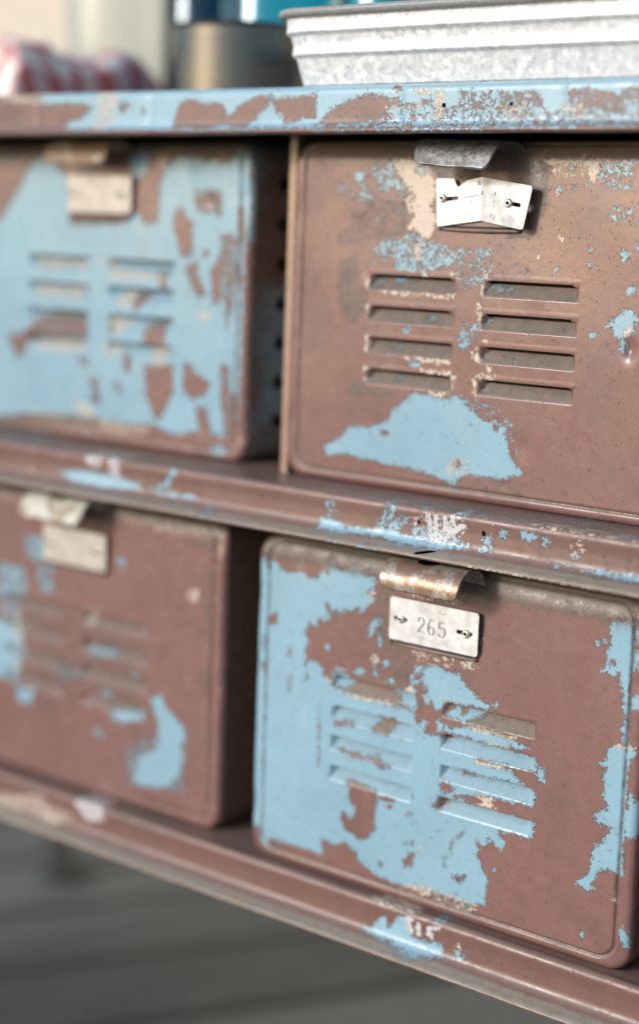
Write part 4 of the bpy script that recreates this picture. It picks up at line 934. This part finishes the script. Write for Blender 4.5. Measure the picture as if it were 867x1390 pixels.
m_h2 = hood_mat('rusty_worn_steel', (.38,.32,.27), (.50,.43,.36), (.28,.17,.11), .5, .33, .45)
m_h3 = hood_mat('rusty_cream_steel', (.36,.35,.28), (.40,.33,.22), (.22,.12,.07), .1, .5, .6)
m_h4 = hood_mat('chipped_cream_steel', (.52,.54,.50), (.50,.45,.35), (.25,.2,.12), .05, .5, .2)
UR_Q = PLATE_UR
M_PLATE_G = plate_mat('bent_scuffed_aluminium', (.60, .60, .60), .45, .42)
M_INK_D = simple('dark_scratch', (.10, .10, .10), .6)
def plate(**k):
    d = dict(quads=flat, fold=30., slots=((3., 12.3, 11.8), (45.4, 56., 12.4)), screws=((8.2, 11.9), (52., 12.6)), marks=[], mat=M_PLATE); d.update(k); return d
D1, D2, D3, SX1, SX3 = -.0284, .0100, -.0210, .0053, .0134
make_box('UR', 0, 0, 0, 'mostly brown steel box on the upper shelf with a bent plate under a grey hood', .0008,
         dict(geo=(-.034, .0216, prof(.0705, .0048, .0262, .0612), -.0065, -.0022), mat=m_h1, hole=.26),
         plate(quads=UR_Q, fold=27.5, bent=True, slots=((3.0, 13.5, 10.8), (44.6, 54.6, 11.6)), screws=((3.9, 10.2), (46.4, 11.6)), marks=marks_ur, bar=54., mat=M_PLATE_G, ink=M_INK_D))
make_box('LR', SX1, D1, -ROW, 'steel box on the lower shelf numbered 265, half sky blue and half brown', .0008,
         dict(geo=(-.0300, .0222, [(.0018,.0690),(-.001,.0752),(-.006,.0782),(-.0125,.0786),(-.019,.0770),(-.0238,.0727),(-.0254,.0682),(-.0244,.0636)], 0., -.0002), mat=m_h2, hole=.47), plate(marks=marks_lr))
make_box('UL', -PITCH, D2, 0, 'blurred box on the upper shelf, nearly all sky blue with a cream plate', .0014,
         dict(geo=(-.040, .018, prof(.0705, .0050, .0240, .0610), 0., 0.), mat=m_h3, hole=-9), plate(mat=M_PLATE_CREAM))
make_box('LL', -PITCH+SX3, D3, -ROW, 'blurred brown box on the lower shelf with few pale blue spots, beside box 265', .0014,
         dict(geo=(-.040, .018, prof(.0705, .0060, .0240, .0620), 0., 0.), mat=m_h4, hole=.47), plate(mat=M_PLATE_CREAM))

# ------------------------------------------------------------------ the cabinet
CX0, CX1, CYB = -.828, .178, .478
cab = empty('locker_cabinet', (-.29, .15, -H), 'worn brown and blue steel locker cabinet on legs holding four boxes', 'cabinet')
def rail(key, prof_, dz, name='rail'):
    xs = np.r_[np.arange(CX0, -.39, .004), np.arange(-.39, CX1-.0008, .0009), CX1]
    P = np.array(prof_); seg = np.r_[0, np.cumsum(np.hypot(*np.diff(P, axis=0).T))]
    tt = np.unique(np.r_[np.arange(0, seg[-1], .0008), seg[-1]])
    py = np.interp(tt, seg, P[:, 0]); pz = np.interp(tt, seg, P[:, 1])
    for _ in range(3):
        py[1:-1] = (py[:-2]+py[2:]+2*py[1:-1])/4; pz[1:-1] = (pz[:-2]+pz[2:]+2*pz[1:-1])/4
    XX, TT = np.meshgrid(xs, np.arange(len(tt))); x = XX.ravel(); k = TT.ravel()
    y = py[k]; z = pz[k]+dz
    wob = np.array([noise.noise((a*9, dz*30+3, 0)) for a in xs])*.0009+np.array([max(0, noise.noise((a*70, dz*30+5, 2))-.3) for a in xs])*.0016
    wz = np.array([noise.noise((a*30, dz*30+9, 4)) for a in xs])*.0003
    low = np.clip((k/len(tt)-.6)/.4, 0, 1)
    y = y+wob[np.searchsorted(xs, x)]; z = z+wz[np.searchsorted(xs, x)]*low
    nx = len(xs); f = [(j*nx+i, (j+1)*nx+i, (j+1)*nx+i+1, j*nx+i+1) for j in range(len(tt)-1) for i in range(nx-1)]
    at = fields(key, x, z); at['extra_dust'] = np.clip((k/len(tt)-.62)*14, 0, .65) if key != 'TR' else np.zeros(len(x))
    return obj(name, np.stack([x, y, z], 1), f, M_PAINT2, cab, attrs=at)
TRP = [(-.024, .1040), (-.0345, .1040), (-.0372, .1028), (-.0380, .1005), (-.0380, .0845), (-.0384, .0825), (-.0402, .0808), (-.0412, .0793), (-.0408, .0780), (-.0390, .0774), (-.0300, .0776)]
MRP = [(-.022, -.1250), (-.0310, -.1250), (-.0345, -.1243), (-.0370, -.1250), (-.0380, -.1272), (-.0376, -.1340), (-.0380, -.1412), (-.0388, -.1436), (-.0412, -.1455), (-.0458, -.1468), (-.0498, -.1476), (-.0518, -.1484), (-.0524, -.1494), (-.0518, -.1504), (-.0500, -.1506), (-.0430, -.1496)]
rail('TR', TRP, 0); rail('MR', MRP, 0); 
PAINT['BRS'] = [(m, l, [(p[0], p[1]) for p in q]) for m, l, q in PAINT['BR']]
rail('BRS', MRP, -ROW)
def slab(name, x0, x1, y0, y1, z0, z1, parent=cab, blue=-.5, step=.012):
    nx, ny = max(2, int((x1-x0)/step)), max(2, int((y1-y0)/step)); s = MB()
    for (zz, fl) in ((z1, 0), (z0, 1)):
        b = len(s.v)
        for j in range(ny+1):
            for i in range(nx+1): s.v.append((x0+(x1-x0)*i/nx, y0+(y1-y0)*j/ny, zz))
        for j in range(ny):
            for i in range(nx):
                q = b+j*(nx+1)+i; F = (q, q+1, q+nx+2, q+nx+1); s.f.append(F if not fl else F[::-1])
    s.add([(x0,y0,z0),(x1,y0,z0),(x1,y0,z1),(x0,y0,z1)], [(0,1,2,3)]); s.add([(x0,y1,z0),(x1,y1,z0),(x1,y1,z1),(x0,y1,z1)], [(3,2,1,0)])
    s.add([(x0,y0,z0),(x0,y1,z0),(x0,y1,z1),(x0,y0,z1)], [(3,2,1,0)]); s.add([(x1,y0,z0),(x1,y1,z0),(x1,y1,z1),(x1,y0,z1)], [(0,1,2,3)])
    V = np.array(s.v); bl = np.array([noise.fractal((v[0]*14, v[1]*14+z0*50, v[2]*14+4), 1., 2., 4) for v in V])
    return obj(name, V, s.f, M_PAINT2, parent, smooth=False, attrs=bare(len(V), blue=np.clip((bl+blue)*3, -3, 3)))
slab('top_panel', CX0, CX1, -.0242, CYB, .1010, .1040, blue=.1)
slab('shelf', CX0+.002, CX1-.002, -.0222, CYB-.002, -.1275, -.1250)
slab('shelf', CX0+.002, CX1-.002, -.0222, CYB-.002, -.1275-ROW, -.1250-ROW)
slab('back_panel', CX0+.002, CX1-.002, CYB-.0015, CYB, -.1275-ROW, .1008, step=.04)
slab('side_panel', CX0, CX0+.0018, -.036, CYB, -.1275-ROW, .1008, step=.04); slab('side_panel', CX1-.0018, CX1, -.036, CYB, -.1275-ROW, .1008, step=.04)
M_POST = worn_paint('tan_worn_post', top=(.34, .215, .155), seed=8.)
for px in (-.1445, -.1445-PITCH):
    for z0, z1 in ((-.1248, .1008), (-.1248-ROW, -.1278)):
        s = MB(); s.box(px, px+.0052, .003, .010, z0, z1); s.box(px+.0018, px+.0030, .010, CYB-.004, z0, z1)
        obj('divider', s.v, s.f, M_POST, cab, smooth=False, attrs=bare(len(s.v)))
M_LEG = simple('dark_painted_steel', (.012, .012, .012), .6)
for lx in (-.806, .145):
    for ly in (.0, .440):
        s = MB(); s.box(lx-.016, lx+.016, ly, ly+.003, -H, -.1275-ROW); s.box(lx-.016, lx-.013, ly+.003, ly+.032, -H, -.1275-ROW); s.box(lx-.024, lx+.024, ly-.008, ly+.04, -H+.0005, -H+.004)
        obj('leg', s.v, s.f, M_LEG, cab, smooth=False)
# ------------------------------------------------------------------ galvanised tray
def galv(name):
    t = NT(name); p = t.pos(); v = t.t.nodes.new('ShaderNodeTexVoronoi'); t.set(v.inputs['Vector'], t.noise(p, 90., 3., .5, out=1)); 
    v2 = t.t.nodes.new('ShaderNodeTexVoronoi'); t.set(v2.inputs['Vector'], p); v2.inputs['Scale'].default_value = 330.; v2.inputs['Randomness'].default_value = 1.
    x = t.t.nodes.new('ShaderNodeSeparateColor'); t.t.links.new(v2.outputs['Color'], x.inputs[0]); cell = x.outputs[0]
    n = t.noise(p, 260., 6., .7)
    c = t.mix(cell, (.64, .66, .68), (.84, .85, .86)); c = t.mix(t.mapr(n, .52, .6, 0., .4), c, (.36, .38, .39))
    c = t.mix(t.mapr(t.noise(t.pos(loc=(4,4,4)), 700., 3., .6), .63, .7, 0., .5), c, (.5, .42, .34))
    t.bsdf(Base_Color=c, Metallic=.3, Roughness=t.math('ADD', .30, t.math('MULTIPLY', t.math('ADD', cell, n), .14)), Normal=t.bump(t.math('ADD', cell, n), .00009))
    return t.m
M_GALV = galv('galvanised_spangle'); M_RIMT = hood_mat('rim_of_galvanised_steel', (.5,.5,.49), (.65,.65,.64), (.45,.33,.22), .3, .38, .1)
def rrect(x0, x1, y0, y1, r, z, n=10):
    P = []
    for cx, cy, a0 in ((x1-r, y1-r, 0), (x0+r, y1-r, 90), (x0+r, y0+r, 180), (x1-r, y0+r, 270)):
        for k in range(n+1):
            a = math.radians(a0+90*k/n); P.append((cx+r*math.cos(a), cy+r*math.sin(a), z))
    return P
tray = empty('metal_tray', (.12, .07, .104), 'long ribbed galvanised tray standing at the front edge of the cabinet top', 'tray')
def tprof(off=0):
    P = []
    for k in range(90):
        q = k/89; z = .1052+q*.0375; o = q*.0115
        b = 0
        for zc in (.1215, .1335):
            e = (z-zc)/(.0036 if z > zc else .0011); b += .0020*math.exp(-e*e)
        P.append((o+b+off, z))
    return P
tx0, tx1, ty0, ty1 = -.1160, .40, -.029, .17
s = MB(); rings = []
rings = [rrect(tx0+.004, tx1-.004, ty0+.004, ty1-.004, .010, .1041), rrect(tx0+.001, tx1-.001, ty0+.001, ty1-.001, .012, .1044)]
for o, z in tprof(): rings.append(rrect(tx0-o, tx1+o, ty0-o, ty1+o, .012+o, z))
for o, z in tprof(-.0012)[::-1]: rings.append(rrect(tx0-o, tx1+o, ty0-o, ty1+o, .012+o, z))
s.loft(rings); s.add(rrect(tx0+.0006, tx1-.0006, ty0+.0006, ty1-.0006, .012, .1062), [tuple(range(44))]); s.add(rrect(tx0, tx1, ty0, ty1, .012, .1052), [tuple(range(44))[::-1]])
obj('body', s.v, s.f, M_GALV, tray, sharp=60)
s = MB(); rings = []
for k in range(15):
    a = 2*PI*k/14; o = .0130+.0024*math.cos(a); z = .1440+.0024*math.sin(a); rings.append(rrect(tx0-o, tx1+o, ty0-o, ty1+o, .012+o, z))
s.loft(rings); obj('rolled_rim', s.v, s.f, M_RIMT, tray)

# ------------------------------------------------------------------ things at the back of the top
t = NT('brushed_dark_tin'); p = t.pos(scale=(1, 1, 60)); n = t.noise(p, 14., 4., .6)
t.bsdf(Base_Color=t.mix(n, (.07, .068, .066), (.13, .128, .125)), Metallic=.92, Roughness=.17, Anisotropic=.6, Normal=t.bump(n, .00005)); M_TIN = t.m
s = MB(); R_ = .0505
tin = empty('round_tin', (-.268, .10, .104), 'low round dark metal tin beside the ribbed tray', 'tin')
s.lathe((-.268, .10, .1042), [(R_-.001, 0), (R_, .001), (R_, .050), (R_-.0008, .050), (R_-.0008, .003), (.001, .003)], 72); obj('body', s.v, s.f, M_TIN, tin, sharp=40)
s = MB(); s.loft([[(-.268+(R_+.0016*math.cos(b))*math.cos(a), .10+(R_+.0016*math.cos(b))*math.sin(a), .1555+.0016*math.sin(b)) for a in np.linspace(0, 2*PI, 73)[:-1]] for b in np.linspace(0, 2*PI, 11)])
obj('rolled_rim', s.v, s.f, M_TIN, tin)
def glass(name, col, rough=.14, trans=1., mixd=.0):
    t = NT(name); t.bsdf(Base_Color=col, Transmission_Weight=trans, Roughness=rough, IOR=1.45); return t.m
M_TEAL = glass('deep_teal_glass', (.10, .56, .72)); M_NAVY = glass('navy_glass', (.06, .16, .26)); M_PALE = glass('pale_green_glass', (.93, .97, .95), .25, .92)
def bottle(name, c, pr, mat, label, cat='bottle'):
    s = MB(); inner = [(max(r-.003, .001), h+(.004 if i == 0 else 0)) for i, (r, h) in enumerate(pr)][::-1]
    s.lathe(c, [(.001, 0)]+pr+inner+[(.001, .004)], 56)
    tag(obj(name, s.v, s.f, mat, None, origin=c, sharp=35), label, cat, None)
bottle('glass_bottle', (-.335, .215, .1042), [(.040, 0), (.044, .004), (.044, .10), (.036, .125), (.018, .145), (.016, .19), (.019, .193), (.019, .2)], M_TEAL, 'bright teal glass bottle behind the dark tin')
bottle('glass_bottle', (-.420, .225, .1042), [(.030, 0), (.033, .004), (.033, .11), (.026, .13), (.013, .15), (.013, .19), (.015, .2)], M_NAVY, 'dark navy glass bottle between the teal bottle and the pale green jar')
bottle('glass_bottle', (-.245, .235, .1042), [(.034, 0), (.038, .004), (.038, .10), (.030, .125), (.016, .145), (.014, .18), (.017, .19)], M_TEAL, 'teal glass bottle standing behind the left end of the ribbed tray')
bottle('glass_jar', (-.475, .19, .1042), [(.036, 0), (.041, .005), (.045, .07), (.047, .12), (.043, .15), (.043, .165)], M_PALE, 'pale green glass jar between the cloth and the dark tin', 'jar')
# crumpled red and white cloth
t = NT('red_and_white_checked_cotton'); p = t.pos()
w = t.t.nodes.new('ShaderNodeAttribute'); w.attribute_name = 'weave_u'; w2 = t.t.nodes.new('ShaderNodeAttribute'); w2.attribute_name = 'weave_v'
def stripes(o): return t.mapr(t.math('SINE', t.math('MULTIPLY', o, 260.)), -.3, .3, smooth=True)
a_, b_ = stripes(w.outputs['Fac']), stripes(w2.outputs['Fac'])
c = t.mix(t.math('MULTIPLY', t.math('ADD', a_, b_), .5), (.82, .76, .69), (.52, .10, .10))
c = t.mix(t.mapr(t.noise(p, 16., 3., .5), .57, .64, 0., .15), c, (.22, .14, .12))
t.bsdf(Base_Color=c, Roughness=.9, Sheen_Weight=.3, Normal=t.bump(t.noise(p, 900., 2., .5), .0002)); M_CLOTH = t.m
nx, ny = 110, 70; V = []; F = []; au = []; av = []
for j in range(ny):
    for i in range(nx):
        u, v = i/(nx-1), j/(ny-1); x = -.80+.385*u; y = .025+.15*v
        e = min(1, min(u, 1-u)/.10, min(v, 1-v)/.3); e = math.sqrt(max(0, 1-(1-e)**2))
        hgt = .041+.009*noise.fractal((x*17, y*17, 3.3), 1., 2., 3)+.004*math.sin(x*52+y*31)+.010*abs(noise.noise((x*60, y*60, 1)))
        hgt += .004
        V.append((x+.012*noise.noise((y*25, x*25, 7)), y+.014*noise.noise((x*25, y*25, 2)), .1046+max(.001, hgt*e))); au.append(x+.3*hgt); av.append(y-.3*hgt)
for j in range(ny-1):
    for i in range(nx-1): q = j*nx+i; F.append((q, q+1, q+nx+1, q+nx))
b0 = len(V); V += [(a, b, .1042) for a, b, _ in V]; au += au; av += av
per = [i for i in range(nx)]+[j*nx+nx-1 for j in range(1, ny)]+[(ny-1)*nx+i for i in range(nx-2, -1, -1)]+[j*nx for j in range(ny-2, 0, -1)]
for k in range(len(per)): a, b = per[k], per[(k+1) % len(per)]; F.append((a, b0+a, b0+b, b))
tag(obj('checked_cloth', V, F, M_CLOTH, None, origin=(-.61, .10, .1042), attrs=dict(weave_u=au, weave_v=av)), 'crumpled red and white checked cloth at the far end of the cabinet top', 'cloth')

# ------------------------------------------------------------------ wall, floor
t = NT('beige_plaster'); p = t.pos(); n = t.noise(p, 3., 6., .6); 
t.bsdf(Base_Color=t.mix(n, (.55, .47, .37), (.62, .55, .46)), Roughness=.85, Normal=t.bump(t.noise(p, 80., 5., .6), .002)); M_WALL = t.m
s = MB(); s.box(-6, 5, 1.3, 1.45, -H, 2.6)
tag(obj('back_wall', s.v, s.f, M_WALL, None, smooth=False, origin=(0, 1.3, -H)), 'plain beige plaster wall far behind the cabinet', 'wall')
t = NT('weathered_grey_boards'); p = t.pos(); 
sep = t.t.nodes.new('ShaderNodeSeparateXYZ'); t.t.links.new(p, sep.inputs[0])
t.t.nodes['Mapping'].inputs['Rotation'].default_value = (0, 0, math.radians(-60))
bid = t.math('FLOOR', t.math('DIVIDE', sep.outputs[1], .14)); fr = t.math('FRACT', t.math('DIVIDE', sep.outputs[1], .14))
wn = t.t.nodes.new('ShaderNodeTexWhiteNoise'); wn.noise_dimensions = '1D'; t.t.links.new(bid, wn.inputs['W'])
vm = t.t.nodes.new('ShaderNodeVectorMath'); vm.operation = 'MULTIPLY'; t.t.links.new(p, vm.inputs[0]); vm.inputs[1].default_value = (1, 14, 1)
g = t.noise(vm.outputs[0], 8., 6., .65)
c = t.mix(wn.outputs['Value'], (.035, .045, .045), (.13, .148, .142)); c = t.mix(t.mapr(g, .35, .65, 0., .5), c, (.14, .148, .138))
gap = t.math('MAXIMUM', t.mapr(fr, 0.04, .07, 1., 0.), t.mapr(fr, .93, .96, 0., 1.)); c = t.mix(gap, c, (.01, .01, .01))
t.bsdf(Base_Color=c, Roughness=.7, Normal=t.bump(t.math('SUBTRACT', g, t.math('MULTIPLY', gap, 3.)), .003)); M_FLOOR = t.m
fl = obj('floor', [(-60,-60,-H),(60,-60,-H),(60,60,-H),(-60,60,-H)], [(0,1,2,3)], M_FLOOR, None, smooth=False)
fl['kind'] = 'structure'

# ------------------------------------------------------------------ camera, light
cam = bpy.data.cameras.new('camera'); co = bpy.data.objects.new('camera', cam); C.objects.link(co)
r, u, fw, cc = CAM_R, CAM_U, CAM_F, CAM_C
co.matrix_world = Matrix(((r[0], u[0], -fw[0], cc[0]), (r[1], u[1], -fw[1], cc[1]), (r[2], u[2], -fw[2], cc[2]+H), (0, 0, 0, 1)))
cam.sensor_fit = 'HORIZONTAL'; cam.sensor_width = 24; cam.lens = 2300/867*24; cam.shift_y = -45/867
cam.clip_start = .05; cam.clip_end = 300
cam.dof.use_dof = True; cam.dof.focus_distance = FOCUS; cam.dof.aperture_fstop = FSTOP; cam.dof.aperture_blades = 9
sc = bpy.context.scene; sc.camera = co
EL, AZ = math.radians(SUN_EL), math.radians(SUN_AZ)       # azimuth from +y towards +x
dirv = Vector((math.sin(AZ)*math.cos(EL), math.cos(AZ)*math.cos(EL), math.sin(EL)))
sun = bpy.data.lights.new('sun', 'SUN'); sun.energy = SUN_E; sun.angle = math.radians(SUN_ANG); sun.color = (1., .98, .96)
so = bpy.data.objects.new('sun', sun); C.objects.link(so); so.rotation_euler = dirv.to_track_quat('Z', 'Y').to_euler(); so.location = (0, 0, 4)
w = bpy.data.worlds.new('World'); sc.world = w; w.use_nodes = True; nt = w.node_tree
sky = nt.nodes.new('ShaderNodeTexSky'); sky.sky_type = 'NISHITA'; sky.sun_disc = False; sky.sun_elevation = EL; sky.sun_rotation = AZ
sky.air_density = 1.; sky.dust_density = 1.2; sky.ozone_density = 2.2
bg = nt.nodes['Background']; nt.links.new(sky.outputs[0], bg.inputs[0]); bg.inputs[1].default_value = SKY
sc.view_settings.view_transform = 'Standard'; sc.view_settings.look = 'None'; sc.view_settings.exposure = EXPO; sc.view_settings.gamma = 1
sc.cycles.use_denoising = True; sc.cycles.max_bounces = 6; sc.cycles.transmission_bounces = 8; sc.cycles.sample_clamp_indirect = 6
